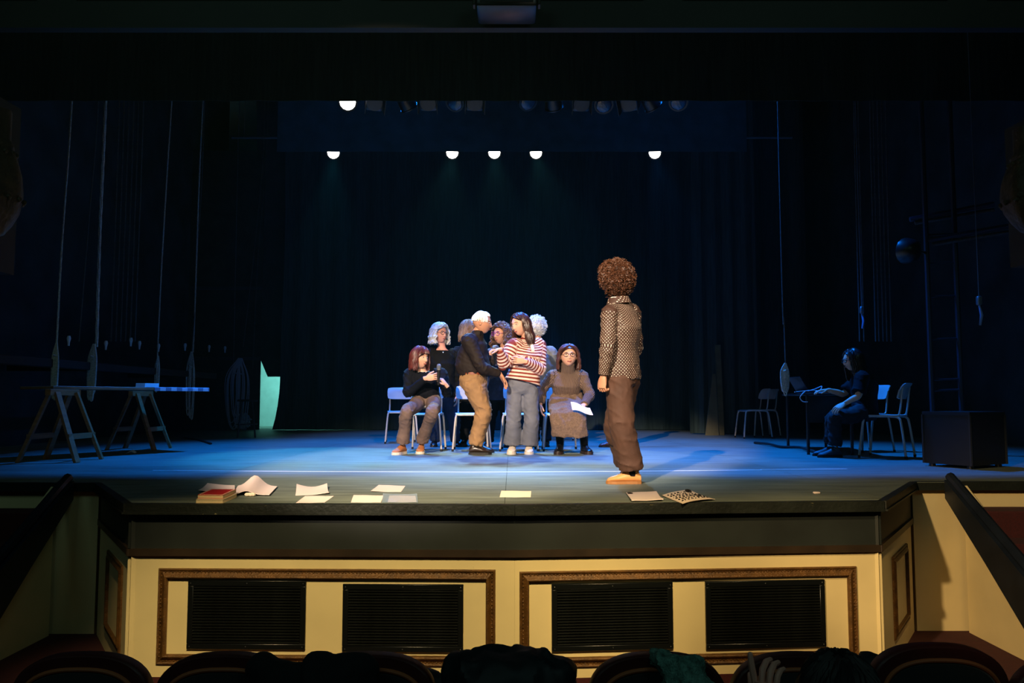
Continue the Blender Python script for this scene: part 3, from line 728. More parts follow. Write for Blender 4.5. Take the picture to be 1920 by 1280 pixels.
def person(label, Y0, J, yaw, head=dict(), sk=SK, hair=None, top=None, bottom=None, shoes=None, hands=None, specs=None, fem=True, size=1.0, width=1.0, depth=1.0, floorz=0.0, face=True, mouth=(176, 96, 86), brow=(70, 50, 40), body_legs=True):
    """J: joint -> (px, py, depth offset); every joint becomes a point of the room at its own distance"""
    Wd = {k: at(v[0], v[1], Y0 + v[2]) for k, v in J.items()}
    root = empty('person', (Wd['pelvis'].x, Wd['pelvis'].y, floorz), 0, label, 'person')
    O = V(root.location); j = {k: p - O for k, p in Wd.items()}
    pel, che, nec, hd = j['pelvis'], j['chest'], j['neck'], j['head']
    up = (nec - pel).normalized(); latS = (j['shL'] - j['shR']).normalized(); latH = (j['hipL'] - j['hipR']).normalized()
    def fw(lat, ax): return lat.cross(ax).normalized()
    # ---------------- head frame
    M = Matrix.Translation(hd) @ Matrix.Rotation(radians(yaw), 4, 'Z') @ Matrix.Rotation(radians(head.get('pitch', 0)), 4, 'X') @ Matrix.Rotation(radians(head.get('roll', 0)), 4, 'Y') @ Matrix.Scale(head.get('size', 1.0), 4) @ Matrix.Scale(head.get('wide', 1.06), 4, V((1, 0, 0)))
    # ---------------- body: one continuous skin
    b = MB()
    sp = [(pel - up * .07, .125, .085, latH), (pel, .150, .105, latH), (lerp(pel, che, .5), .128, .095, lerp(latH, latS, .5).normalized()), (che, .145, .110, latS), (lerp(che, nec, .62), .135, .080, latS), (nec - up * .015, .058, .055, latS)]
    b.rings([ell(c, l, fw(l, up), hw * width * size, d_ * depth * size) for c, hw, d_, l in sp])
    P, R = curve_rad([nec - up * .05, nec + up * .02, lerp(nec, hd, .6), hd + up * .01], [.060, .052, .050, .052], 4); b.tube(P, [r * size for r in R], 12)
    for s in 'RL':
        P, R = curve_rad([lerp(j['sh' + s], lerp(che, nec, .6), .35), j['sh' + s], lerp(j['sh' + s], j['el' + s], .5), j['el' + s], lerp(j['el' + s], j['wr' + s], .4), j['wr' + s]], [.055, .053, .044, .038, .036, .026], 4)
        b.tube(P, [r * size for r in R], 10)
        if body_legs:
            P, R = curve_rad([j['hip' + s] + up * .03, lerp(j['hip' + s], j['kn' + s], .45), j['kn' + s], lerp(j['kn' + s], j['an' + s], .4), j['an' + s]], [.082, .070, .052, .050, .034], 4)
            b.tube(P, [r * size for r in R], 12)
    me = remesh(b, .013, 'body', 2)
    hb = MB(); head_verts(hb, M, fem)
    for s in 'RL':
        if hands and s in hands:
            h = hands[s]; hand_verts(hb, j['wr' + s], V(h['d']), V(h['n']), V(h['t']), h.get('curl', 35), size * h.get('s', 1.0), idx_curl=h.get('idx'), spread=h.get('spread', 5))
    bm = bmesh.new(); bm.from_mesh(me); bpy.data.meshes.remove(me); m2 = hb.mesh('h')
    hbm = bmesh.new(); hbm.from_mesh(m2); bmesh.ops.recalc_face_normals(hbm, faces=hbm.faces[:]); hbm.to_mesh(m2); hbm.free(); bm.from_mesh(m2); bpy.data.meshes.remove(m2)
    me = bpy.data.meshes.new('body'); bm.to_mesh(me); bm.free(); me.materials.append(sk)
    body = link('body', me, root)
    if face:
        for s in (-1, 1):
            e = MB(); e.ball((s * .030, -.0775, .010), (.0120, .0090, .0060), 10, 8, 0, M); e.ball((s * .030, -.0845, .010), (.0052, .0032, .0052), 8, 6, 1, M)
            e.tube([M @ V((s * (.030 + .0125 * cos(a)), -.0855 + .006 * abs(cos(a)), .0105 + .0062 * sin(a))) for a in [pi * k / 6 for k in range(7)]], .0015, 4, 1); e.build('eye', [M_eye, M_iris], body)
            MB().tube([M @ V(p) for p in ((s * .014, -.0885, .029), (s * .03, -.0865, .0345), (s * .047, -.075, .029))], [.0022, .0032, .0016], 6).build('eyebrow', mat('brow_%d_%d_%d' % brow, brow, .8), body)
        lp = MB()
        for zz, r_ in ((-.0605, .0034), (-.0665, .0040)): lp.tube([M @ V((x, -.0895 + 24 * x * x * .6, zz + 9 * x * x)) for x in (-.021, -.012, 0, .012, .021)], [.0012, r_ * .9, r_, r_ * .9, .0012], 6)
        lp.build('lips', mat('lips_%d_%d_%d' % mouth, mouth, .45), body)
    # ---------------- hair
    if hair:
        h = dict(hair); m = h.pop('m'); afro = h.pop('afro', None)
        hm = afro_mesh(M, *afro) if afro else hair_mesh(M, **h)
        hm.build('hair', m, root, fix=False)
    if specs: glasses(root, M, specs)
    # ---------------- trousers or skirt
    if bottom:
        q = MB(); e = bottom.get('ease', .014); wz = bottom.get('waist', .12)
        q.rings([ell(pel + up * z, latH, fw(latH, up), (hw * width + e) * size, (d_ * depth + e) * size) for z, hw, d_ in ((wz, .135, .098), (.05, .150, .108), (0, .160, .112), (-.06, .150, .105), (-.10, .12, .085))])
        rads = bottom.get('r', (.098, .088, .070, .066, .070)); zones = []
        for s in 'RL':
            kn, an, hp = j['kn' + s], j['an' + s], j['hip' + s]; end = lerp(kn, an, bottom.get('end', .98))
            bk = V(bottom.get('bow' + s, (0, 0, 0)))
            P, R = curve_rad([hp + up * .03, lerp(hp, kn, .45) + bk * .3, kn + bk, lerp(kn, end, .5) + bk * .6, end], rads, 6); q.tube(P, [r * size for r in R], 16)
            zones += [(kn, .2), (hp, .2), (end, .18)]
        me = remesh(q, bottom.get('vox', .013), 'trousers', 3); wrinkle(me, bottom.get('wr', .011), bottom.get('wf', 10), .8, bottom.get('seed', 1.0), zones)
        me.materials.append(bottom['m']); t_o = link(bottom.get('name', 'trousers'), me, root)
        if bottom.get('belt'):
            bl = MB(); l = latH; f_ = fw(l, up)
            o_ = ell(pel + up * (wz - .015), l, f_, (.135 * width + e + .008) * size, (.098 * depth + e + .008) * size, 28); i_ = ell(pel + up * (wz + .022), l, f_, (.133 * width + e + .008) * size, (.096 * depth + e + .008) * size, 28)
            bl.rings([o_, i_], False); bl.build('belt', bottom['belt'], root)
            c = pel + up * (wz + .003) + f_ * (.098 * depth + e + .012) * size
            MB().rbox(c, (.045, .018, .035), .004, 1).build('buckle', mat('buckle_steel', (170, 170, 165), .25, .9), root)
    # ---------------- upper garment
    tops = top if isinstance(top, list) else ([top] if top else [])
    for tp in tops:
        q = MB(); e = tp.get('ease', .022); hem = tp.get('hem', .02); fl_ = tp.get('flare', 0.0)
        sp = [(pel - up * hem, .150 + fl_, .105 + fl_, latH), (pel + up * .03, .150 + fl_ * .6, .108 + fl_ * .6, latH), (lerp(pel, che, .5), .136 + tp.get('waist', 0), .102 + tp.get('belly', 0), lerp(latH, latS, .5).normalized()), (che, .152, .118 + tp.get('bust', 0), latS), (lerp(che, nec, .5), .150, .096, latS), (lerp(che, nec, .80), .110, .072, latS), (nec - up * tp.get('neck', .015), tp.get('nr', .066), tp.get('nr', .066) * .95, latS)]
        rr = [ell(c, l, fw(l, up), (hw * width + e) * size, (d_ * depth + e) * size) for c, hw, d_, l in sp[:-2]] + [ell(c, l, fw(l, up), (hw + e * .4) * size, (d_ + e * .4) * size) for c, hw, d_, l in sp[-2:]]
        q.rings(rr)
        if tp.get('collar'):
            ch = tp['collar']; q.rings([ell(lerp(nec, hd, ch * t) - up * .01, latS, fw(latS, up), tp.get('cr', .068) + .008 * (t == 0), tp.get('cr', .068) + .008 * (t == 0)) for t in (-.2, 0, .5, 1)])
        sr = tp.get('sleeve', (.072, .070, .060, .052, .047, .040)); send = tp.get('send', .96)
        for s in 'RL':
            sh, el, wr = j['sh' + s], j['el' + s], j['wr' + s]
            if send >= .5:
                pts = [lerp(sh, lerp(che, nec, .6), .4), sh, lerp(sh, el, .5), el, lerp(el, wr, .45 * send / .96), lerp(el, wr, send)]; rs = sr
            else:
                pts = [lerp(sh, lerp(che, nec, .6), .4), sh, lerp(sh, el, .45), lerp(sh, el, .85)]; rs = sr[:3] + (sr[2] + .004,)
            P, R = curve_rad(pts, rs, 5); q.tube(P, [r * size for r in R], 14)
        me = remesh(q, tp.get('vox', .012), tp['name'], 3)
        wrinkle(me, tp.get('wr', .008), tp.get('wf', 11), tp.get('wv', 1.0), tp.get('seed', 2.0), [(j['elR'], .14), (j['elL'], .14), (pel, .2), (j['shR'], .12), (j['shL'], .12)])
        if tp.get('tilt'):
            for v in me.vertices:
                hh = (v.co - pel).dot(up)
                if hh < .26 and (v.co - pel - up * hh).length < .30: v.co += up * (-tp['tilt'] * (v.co - pel).dot(latS) * min(1, (.26 - hh) / .28))
            me.update()
        # cloth coordinates: around and along the torso or the sleeve
        at_ = me.attributes.new('cloth_uv', 'FLOAT_VECTOR', 'POINT'); data = []
        mid = lerp(pel, nec, .5); f0 = fw(latS, up); sg = tp.get('seam', 1)
        for v in me.vertices:
            p = v.co; best = None
            dt = (p - (pel + up * max(0, min((nec - pel).length, (p - pel).dot(up))))).length / .17
            for s in 'RL':
                for A, B, k0 in ((j['sh' + s], j['el' + s], 0), (j['el' + s], j['wr' + s], (j['el' + s] - j['sh' + s]).length)):
                    ab = B - A; t = max(0, min(1, (p - A).dot(ab) / ab.length_squared)); dist = (p - A - ab * t).length / .075
                    if best is None or dist < best[0]:
                        ax = ab.normalized(); e1 = (latS * (1 if s == 'L' else -1)); e1 = (e1 - ax * e1.dot(ax)).normalized(); e2 = ax.cross(e1); r_ = p - A - ab * t
                        best = (dist, atan2(r_.dot(e2), r_.dot(e1)) * .06, k0 + ab.length * t, 1)
            if dt < best[0] or (p - lerp(che, nec, .5)).length < .11:
                r_ = p - pel - up * (p - pel).dot(up); hh = (p - pel).dot(up); data += [atan2(r_.dot(latS), r_.dot(f0) * sg) * .165, hh + (max(0, .19 - r_.length) * .9 if hh > (che - pel).dot(up) else 0), 0]
            else: data += [best[1], best[2], 1]
        at_.data.foreach_set('vector', data)
        me.materials.append(tp['m']); to = link(tp['name'], me, root)
        if tp.get('extra'): tp['extra'](root, j, up, latS, f0, M, to)
    # ---------------- shoes
    if shoes:
        for s in 'RL':
            k = shoes if not shoes.get(s) else shoes[s]
            sh_ = shoe(root, j['an' + s] , j['an' + s] + (V(k['dir' + s]) if k.get('dir' + s) else (j['to' + s] - j['an' + s])), shoes['m'], shoes['sole'], shoes.get('h', .022), shoes.get('boot', 0), shoes.get('name', 'shoe'), shoes.get('wide', 1.0), shoes.get('laces'))
            if shoes.get('sock'):
                a_ = j['an' + s]; MB().tube([V((a_.x, a_.y, floorz + .06)), V((a_.x, a_.y, floorz + .10)), a_ + (j['kn' + s] - a_).normalized() * shoes.get('sock_len', .10)], [.041, .040, .046], 14).build('sock', shoes['sock'], root)
            lift = shoes.get('lift' + s)
            if lift: sh_.location.z = lift
    return root, j, M
def cloth_attr_mat(name, rgb, kind, rgb2=(240, 235, 225), a=.02, b=.008, rough=.8):
    m = mat(name, rgb, rough, var=.12, vscale=9, bump=.25, bscale=160); nt, bs = nodes(m)
    at_ = add_node(nt, 'ShaderNodeAttribute', attribute_name='cloth_uv'); sx = add_node(nt, 'ShaderNodeSeparateXYZ'); nt.links.new(at_.outputs['Vector'], sx.inputs[0])
    def mth(op, x, y=None):
        n = add_node(nt, 'ShaderNodeMath', operation=op)
        for i, q in enumerate((x, y)):
            if q is None: continue
            if isinstance(q, (int, float)): n.inputs[i].default_value = q
            else: nt.links.new(q, n.inputs[i])
        return n.outputs[0]
    U, Vv = sx.outputs[0], sx.outputs[1]
    if kind == 'dots':
        r = mth('FLOOR', mth('DIVIDE', Vv, a * .5)); odd = mth('MULTIPLY', mth('MODULO', mth('ABSOLUTE', r), 2.0), .5)
        fx = mth('SUBTRACT', mth('FRACT', mth('ADD', mth('DIVIDE', U, a), odd)), .5); fy = mth('MULTIPLY', mth('SUBTRACT', mth('FRACT', mth('DIVIDE', Vv, a * .5)), .5), .5)
        d = mth('SQRT', mth('ADD', mth('MULTIPLY', fx, fx), mth('MULTIPLY', fy, fy))); fac = mth('LESS_THAN', d, b / a)
    elif kind == 'stripes':
        fac = mth('LESS_THAN', mth('FRACT', mth('DIVIDE', Vv, a)), b)
    else:                                                     # knitted ribs
        fac = mth('MULTIPLY', mth('ADD', mth('SINE', mth('MULTIPLY', U, 2 * pi / a)), 1.0), .5)
    mx = add_node(nt, 'ShaderNodeMix', data_type='RGBA'); nt.links.new(fac, mx.inputs[0])
    old = bs.inputs['Base Color'].links[0].from_socket; nt.links.new(old, mx.inputs[6]); mx.inputs[7].default_value = (*lin(rgb2), 1); nt.links.new(mx.outputs[2], bs.inputs['Base Color'])
    if kind == 'ribs':
        bp = add_node(nt, 'ShaderNodeBump'); bp.inputs['Strength'].default_value = .8; bp.inputs['Distance'].default_value = .008; nt.links.new(fac, bp.inputs['Height']); nt.links.new(bp.outputs['Normal'], bs.inputs['Normal'])
    return m
# ================================================================== CHAIRS
M_seat = mat('chair_laminate', (176, 176, 172), .38, spec=.5, var=.08, vscale=5)
M_leg = mat('chair_leg_grey', (186, 178, 166), .35, spec=.5)
M_foot = mat('rubber_foot', (24, 24, 24), .8)
def chair():
    r = empty('school_chair', (0, 0, 0))
    P = []
    for i in range(9):                                       # saddle-shaped seat
        y = -.20 + .40 * i / 8; row = []
        for k in range(9):
            x = -.205 + .41 * k / 8; cx = abs(x) / .205; cy = abs(y) / .20
            xx = x * (1 - .07 * cy ** 6); yy = y * (1 - .07 * cx ** 6)
            row.append((xx, yy, .468 - .012 * (1 - cx * cx) * (1 - cy * cy) - (.018 * max(0, (-y - .14) / .06) ** 2 if y < -.14 else 0)))
        P.append(row)
    MB().grid(P, .014).build('seat', M_seat, r)
    P = []
    for i in range(7):
        t = i / 6; z = .640 + .175 * t; row = []
        for k in range(11):
            x = -.20 + .40 * k / 10; cx = abs(x) / .20; cz = abs(t - .5) * 2
            row.append((x * (1 - .05 * cz ** 5), .196 + .05 * t - .030 * cx * cx + (.018 * (t - .8) / .2 if t > .8 else 0), z - (.014 * cx ** 6 if t > .5 else -.014 * cx ** 6)))
        P.append(row)
    MB().grid(P, (0, .013, 0)).build('backrest', M_seat, r)
    for s in (-1, 1):
        a = spline([(s * .235, -.225, .012), (s * .205, -.185, .36), (s * .192, -.165, .435), (s * .188, -.11, .452), (s * .186, -.02, .453)], 5)
        lg = MB().tube(a, .0125, 10).build('leg', M_leg, r); MB().tube([(s * .235, -.225, 0), (s * .234, -.224, .03)], .0145, 10).build('foot', M_foot, lg)
        a = spline([(s * .215, .245, .012), (s * .195, .205, .36), (s * .188, .18, .435), (s * .186, .11, .452), (s * .186, -.02, .453)], 5)
        lg = MB().tube(a, .0125, 10).build('leg', M_leg, r); MB().tube([(s * .215, .245, 0), (s * .214, .244, .03)], .0145, 10).build('foot', M_foot, lg)
        MB().tube(spline([(s * .17, .10, .452), (s * .168, .165, .462), (s * .166, .192, .52), (s * .164, .214, .70), (s * .164, .226, .77)], 4), .0105, 8).build('back_post', M_leg, r)
    MB().tube([(-.186, .04, .452), (.186, .04, .452)], .010, 8).build('cross_bar', M_leg, r)
    return r
ch0 = chair(); used = [False]
def put_chair(px, py, rz, label, dy=0.0, group='grey school chairs on the stage'):
    p = gnd(px, py); loc = (p.x, p.y + dy, 0)
    if not used[0]:
        used[0] = True; ch0.location = loc; ch0.rotation_euler = (0, 0, radians(rz)); return tag(ch0, label, 'chair', group)
    return copy_tree(ch0, loc, radians(rz), label, group)
put_chair(752, 830, 10, 'empty blue-lit grey school chair at the left end of the seated group')
put_chair(798, 844, -4, 'grey school chair under the seated woman who holds a black microphone')
put_chair(884, 844, 4, 'grey school chair with a pinkish back behind the white-haired man')
put_chair(973, 844, 0, 'grey school chair in shadow behind the woman in the striped sweater')
put_chair(1052, 844, 2, 'grey school chair under the seated woman in the long knit dress')
put_chair(1052, 824, 170, 'grey school chair farther back behind the woman in the knit dress')
put_chair(1412, 821, -88, 'grey school chair in profile by the right wing, nearer of the pair')
put_chair(1428, 818.5, -84, 'grey school chair in profile by the right wing, farther of the pair')
put_chair(1348, 812.5, -70, 'dim grey school chair standing alone beyond the pair in profile')
put_chair(1662, 857, -128, 'grey school chair nearest the black case, its back turned to the audience')
put_chair(1622, 846, -75, 'grey school chair under the person at the laptop table')

# ================================================================== PEOPLE IN THE ROOM
M_black = mat('black_cloth', (12, 13, 16), .85, spec=.15, var=.15, vscale=8); M_navy = mat('navy_knit', (13, 16, 24), .85, spec=.15, var=.2, vscale=30, bump=.3, bscale=200)
M_white = mat('white_cotton', (228, 222, 210), .8); M_blackshoe = mat('black_leather', (16, 15, 15), .28, spec=.6); M_darksole = mat('dark_sole', (22, 20, 18), .6); M_whitesole = mat('white_sole', (226, 214, 200), .6)

# seated woman with auburn bob and microphone
person('seated woman with an auburn bob and dark sweater, holding a black microphone', 9.60, dict(
    pelvis=(800, 748, .13), chest=(797, 716, .10), neck=(791, 693, .06), head=(788, 671, .0), shR=(768, 701, .05), shL=(828, 701, .12), elR=(765, 736, -.03), elL=(838, 737, .0),
    wrR=(799, 709, -.24), wrL=(837, 722, -.20), hipR=(786, 756, .08), hipL=(814, 756, .08), knR=(763, 772, -.34), knL=(811, 772, -.34), anR=(754, 834, -.22), anL=(790, 829, -.06), toR=(738, 843, -.40), toL=(786, 838, -.30)),
    50, dict(pitch=4, size=1.08), SK, dict(m=mat('auburn_hair', (88, 38, 34), .4, var=.4, vscale=25), n=190, L=.115, r=.010, vol=.018, bangs=True, amp=.003, freq=6, seed=4, flare=.15, front=66, fz=1.0),
    [dict(name='shirt', m=M_white, hem=.085, ease=.014, sleeve=(.06, .058, .05, .042, .038, .03), wr=0.0025), dict(name='sweater', m=M_navy, hem=-.035, ease=.022, wr=0.0092, sleeve=(.075, .073, .064, .056, .050, .040), nr=.06, belly=.02)],
    dict(m=mat('brown_grey_jeans', (104, 84, 74), .8, var=.2, vscale=12, bump=.2, bscale=220), r=(.092, .084, .074, .068, .080), end=.93, wr=0.0084, waist=.09),
    dict(m=mat('tan_suede', (176, 108, 62), .8, var=.15), sole=M_whitesole, h=.030, wide=1.08, laces=mat('dark_laces', (60, 40, 28), .8), liftL=0.0),
    dict(R=dict(d=(.95, -.12, .16), n=(0, .9, -.3), t=(0, -.1, 1), curl=28), L=dict(d=(-.55, -.1, .7), n=(-.4, .5, -.6), t=(-.5, -.3, .5), curl=62)))
# standing woman with grey waves
person('standing woman with wavy grey hair and glasses in a black top and necklace', 10.85, dict(
    pelvis=(832, 737, 0), chest=(830, 683, 0), neck=(828, 650, 0), head=(825, 626, -.04), shR=(806, 663, -.04), shL=(853, 664, .04), elR=(800, 705, 0), elL=(861, 706, .05), wrR=(808, 742, -.06), wrL=(857, 740, -.08),
    hipR=(821, 742, 0), hipL=(843, 742, 0), knR=(818, 788, -.03), knL=(850, 788, -.03), anR=(815, 827, .05), anL=(854, 827, .05), toR=(812, 836, -.15), toL=(858, 836, -.13)),
    44, dict(pitch=0, size=1.10), SK3, dict(m=mat('silver_hair', (205, 206, 205), .45, var=.25, vscale=25), n=160, L=.105, r=.012, vol=.026, amp=.012, freq=7, seed=8, flare=.3, front=48, part=.3, fz=1.1),
    dict(name='top', m=M_black, hem=.06, ease=.028, nr=.088, neck=.055, wr=0.0075, sleeve=(.075, .072, .062, .054, .048, .040), bust=.02,
         extra=lambda root, j, up, lat, f, M, to: (MB().tube(spline([j['neck'] + lat * .06 + f * .03 - up * .02, j['neck'] + f * .10 - up * .075, j['neck'] - lat * .06 + f * .03 - up * .02], 6), .0022, 5).build('necklace', mat('silver', (210, 210, 205), .25, .9), root), MB().ball(j['neck'] + f * .105 - up * .085, .010, 10, 6).build('pendant', mat('silver', (210, 210, 205)), root))),
    dict(m=mat('dark_jeans', (38, 52, 82), .8, var=.3, vscale=10), wr=0.0067, waist=.1), dict(m=M_blackshoe, sole=M_darksole),
    dict(R=dict(d=(0, -.1, -1), n=(1, 0, 0), t=(0, -1, 0), curl=20), L=dict(d=(0, -.1, -1), n=(-1, 0, 0), t=(0, -1, 0), curl=20)), specs=mat('dark_glasses', (30, 24, 30), .3), brow=(150, 150, 150))
# woman hidden behind the white-haired man
person('woman mostly hidden behind the white-haired man, light brown hair and black coat', 11.0, dict(
    pelvis=(876, 737, 0), chest=(873, 685, 0), neck=(876, 646, 0), head=(879, 617, 0), shR=(858, 659, -.12), shL=(890, 659, .12), elR=(856, 700, -.14), elL=(893, 700, .14), wrR=(862, 738, -.14), wrL=(897, 738, .1),
    hipR=(871, 741, -.05), hipL=(881, 741, .05), knR=(873, 786, -.05), knL=(888, 786, .06), anR=(871, 823, -.02), anL=(892, 823, .1), toR=(866, 834, -.22), toL=(897, 834, .0)),
    95, dict(size=1.02), SK, dict(m=mat('light_brown_hair', (140, 108, 80), .5, var=.3, vscale=22), n=130, L=.15, r=.011, vol=.016, amp=.004, seed=12),
    dict(name='coat', m=M_black, hem=.12, ease=.03, collar=.2, wr=0.0084), dict(m=M_black), dict(m=M_blackshoe, sole=M_darksole, boot=.10, laces=mat('white_laces', (225, 225, 225), .7)), dict(R=dict(d=(0, 0, -1), n=(0, 1, 0), t=(1, 0, 0)), L=dict(d=(0, 0, -1), n=(0, -1, 0), t=(1, 0, 0))))
# white-haired man in profile
def man_extra(root, j, up, lat, f, M, to):
    for s in (-1, 1):
        P = [[lerp(j['neck'], j['head'], .30) + f * (.062 - .01 * k) + lat * s * (.01 + .045 * k) + up * (-.02 * q - .004 * k) for k in range(3)] for q in range(3)]
        MB().grid(P, -f * .006).build('collar', to.data.materials[0], root)
person('white-haired man in profile with a dark shirt and tan corduroys, reaching out a hand', 9.42, dict(
    pelvis=(888, 712, 0), chest=(886, 663, 0), neck=(894, 626, -.01), head=(904, 605, -.02), shR=(879, 640, -.19), shL=(893, 640, .19), elR=(903, 688, -.24), elL=(915, 682, .22), wrR=(938, 702, -.16), wrL=(932, 660, .20),
    hipR=(887, 722, -.09), hipL=(892, 722, .09), knR=(906, 772, -.10), knL=(907, 774, .10), anR=(890, 834, -.10), anL=(896, 827, .22), toR=(925, 842, -.10), toL=(925, 836, .22)),
    88, dict(pitch=8, size=1.12), SK2, dict(m=mat('white_hair', (236, 234, 230), .5, var=.15, vscale=25), n=300, L=.0, r=.007, vol=.005, amp=.003, freq=5, seed=21, front=50, back=80, fz=.9),
    dict(name='shirt', m=mat('dark_brown_shirt', (34, 26, 23), .7, spec=.2, var=.2, vscale=6), hem=-.10, ease=.030, wr=0.0109, wf=9, collar=.40, cr=.070, belly=.055, sleeve=(.088, .084, .072, .062, .055, .043), extra=man_extra, waist=.02),
    dict(m=mat('tan_corduroy', (150, 114, 74), .8, var=.2, vscale=7, bump=.3, bscale=160), r=(.120, .108, .086, .078, .074), ease=.030, wr=0.0151, wf=8, waist=.078, belt=mat('red_brown_belt', (126, 58, 32), .45)),
    dict(m=mat('dark_brown_leather', (44, 30, 22), .3, spec=.6), sole=M_darksole, h=.026, wide=1.12, laces=M_darksole),
    dict(R=dict(d=(.52, -.05, -.85), n=(-.75, .5, -.3), t=(.35, -.9, .2), curl=16, s=1.08), L=dict(d=(.8, -.1, .2), n=(0, -.3, 1), t=(0, -1, 0), curl=40)), fem=False, size=1.06, brow=(210, 208, 204), depth=1.12)
# curly-haired woman with purple glasses
person('woman with curly brown hair and purple glasses standing between the man and the striped sweater', 10.75, dict(
    pelvis=(936, 737, 0), chest=(943, 688, 0), neck=(945, 652, 0), head=(939, 627, -.03), shR=(921, 662, -.08), shL=(968, 662, .06), elR=(912, 698, -.12), elL=(975, 703, .06), wrR=(922, 662, -.32), wrL=(966, 738, -.04),
    hipR=(926, 742, 0), hipL=(947, 742, 0), knR=(920, 788, -.02), knL=(950, 788, -.02), anR=(916, 828, 0), anL=(950, 828, 0), toR=(912, 836, -.2), toL=(952, 836, -.2)),
    -42, dict(pitch=2, size=1.14), SK2, dict(m=mat('brown_curls', (92, 66, 50), .5, var=.4, vscale=25), n=170, L=.13, r=.010, vol=.028, amp=.014, freq=9, seed=31, flare=.4, front=48, wisp=.8, fz=1.1),
    dict(name='tunic', m=mat('dark_slate_tunic', (46, 46, 58), .8, var=.3, vscale=22), hem=.09, ease=.03, wr=0.0075, nr=.075), dict(m=M_black, wr=0.0067), dict(m=M_blackshoe, sole=M_darksole),
    dict(R=dict(d=(.3, -.3, .8), n=(.8, -.3, -.3), t=(-.3, -.8, .1), curl=45), L=dict(d=(0, -.1, -1), n=(-1, 0, 0), t=(0, -1, 0))), specs=mat('purple_glasses', (150, 30, 130), .3))
# young woman in striped sweater
M_str = cloth_attr_mat('striped_knit', (236, 204, 186), 'stripes', (128, 44, 28), .043, .48)
def placket(root, j, up, lat, f, M, to):
    P = []
    for i in range(9):
        t = i / 8; c = lerp(j['neck'] - up * .01 + f * .075, j['chest'] + f * .163 + up * .01, t) + f * .035 * sin(pi * t)
        P.append([c - lat * .020, c + lat * .020])
    MB().grid(P, -f * .01).build('placket', mat('cream_ribbing', (238, 212, 190), .85), root)
person('young woman with long dark wavy hair in a rust and cream striped sweater and jeans', 9.45, dict(
    pelvis=(979, 722, 0), chest=(987, 668, 0), neck=(988, 637, 0), head=(975, 609, -.03), shR=(963, 649, -.09), shL=(1011, 648, .06), elR=(946, 684, -.17), elL=(1011, 690, -.05), wrR=(936, 655, -.33), wrL=(984, 677, -.26),
    hipR=(966, 733, 0), hipL=(993, 733, 0), knR=(963, 785, -.02), knL=(997, 785, -.02), anR=(961, 835, .02), anL=(992, 835, .02), toR=(957, 846, -.24), toL=(992, 846, -.24)),
    -46, dict(pitch=10, size=1.12, roll=-6, wide=1.08), SK, dict(m=mat('dark_chestnut_hair', (62, 34, 26), .35, var=.4, vscale=25), n=200, L=.24, r=.011, vol=.014, amp=.007, freq=5, seed=41, flare=.12, front=44, part=-.35, fz=1.15),
    dict(name='sweater', m=M_str, hem=-.035, ease=.050, flare=.02, wr=0.0075, wf=8, tilt=.32, sleeve=(.095, .092, .084, .076, .066, .046), nr=.07, collar=.25, cr=.06, seam=1, extra=placket, vox=.010, bust=.02),
    dict(m=mat('grey_blue_jeans', (104, 106, 116), .8, var=.2, vscale=8, bump=.2, bscale=220), r=(.100, .094, .086, .094, .112), ease=.014, wr=0.0067, waist=.10, end=.96, belt=mat('dark_belt', (30, 26, 28), .5)),
    dict(m=mat('white_canvas', (232, 218, 200), .7), sole=M_whitesole, h=.034, wide=1.12, laces=mat('black_laces', (24, 22, 22), .7)),
    dict(R=dict(d=(-.9, -.15, -.10), n=(0, .3, -1), t=(.1, -1, -.2), curl=55), L=dict(d=(-.95, -.1, .12), n=(0, 1, -.15), t=(0, 0, 1), curl=22)))
# person seen from behind with white curls
person('person with fluffy white curls and a grey jacket, seen from behind', 10.85, dict(
    pelvis=(1013, 737, 0), chest=(1015, 684, 0), neck=(1010, 647, 0), head=(1006, 615, .02), shL=(993, 660, .05), shR=(1033, 660, -.06), elL=(990, 700, .1), elR=(1040, 703, 0), wrL=(996, 738, .15), wrR=(1034, 738, .14),
    hipL=(1003, 742, .02), hipR=(1023, 742, -.02), knL=(1003, 788, .03), knR=(1024, 788, .0), anL=(1002, 827, .0), anR=(1025, 827, -.03), toL=(996, 832, .25), toR=(1022, 831, .2)),
    165, dict(size=1.02), SK2, dict(m=mat('white_curls', (232, 228, 218), .55, var=.2, vscale=30), afro=(.122, .128, .135, V((0, .018, .03)), 900, 5)),
    dict(name='jacket', m=mat('grey_jacket', (112, 114, 112), .75, var=.2, vscale=8), hem=.10, ease=.040, wr=0.0134, wf=8, wv=.5, flare=.02, collar=.2, sleeve=(.085, .082, .072, .062, .056, .048)),
    dict(m=M_black, wr=0.0067), dict(m=M_blackshoe, sole=M_darksole), dict(R=dict(d=(0, .1, -1), n=(-1, 0, 0), t=(0, 1, 0)), L=dict(d=(0, .1, -1), n=(1, 0, 0), t=(0, 1, 0))), fem=False)
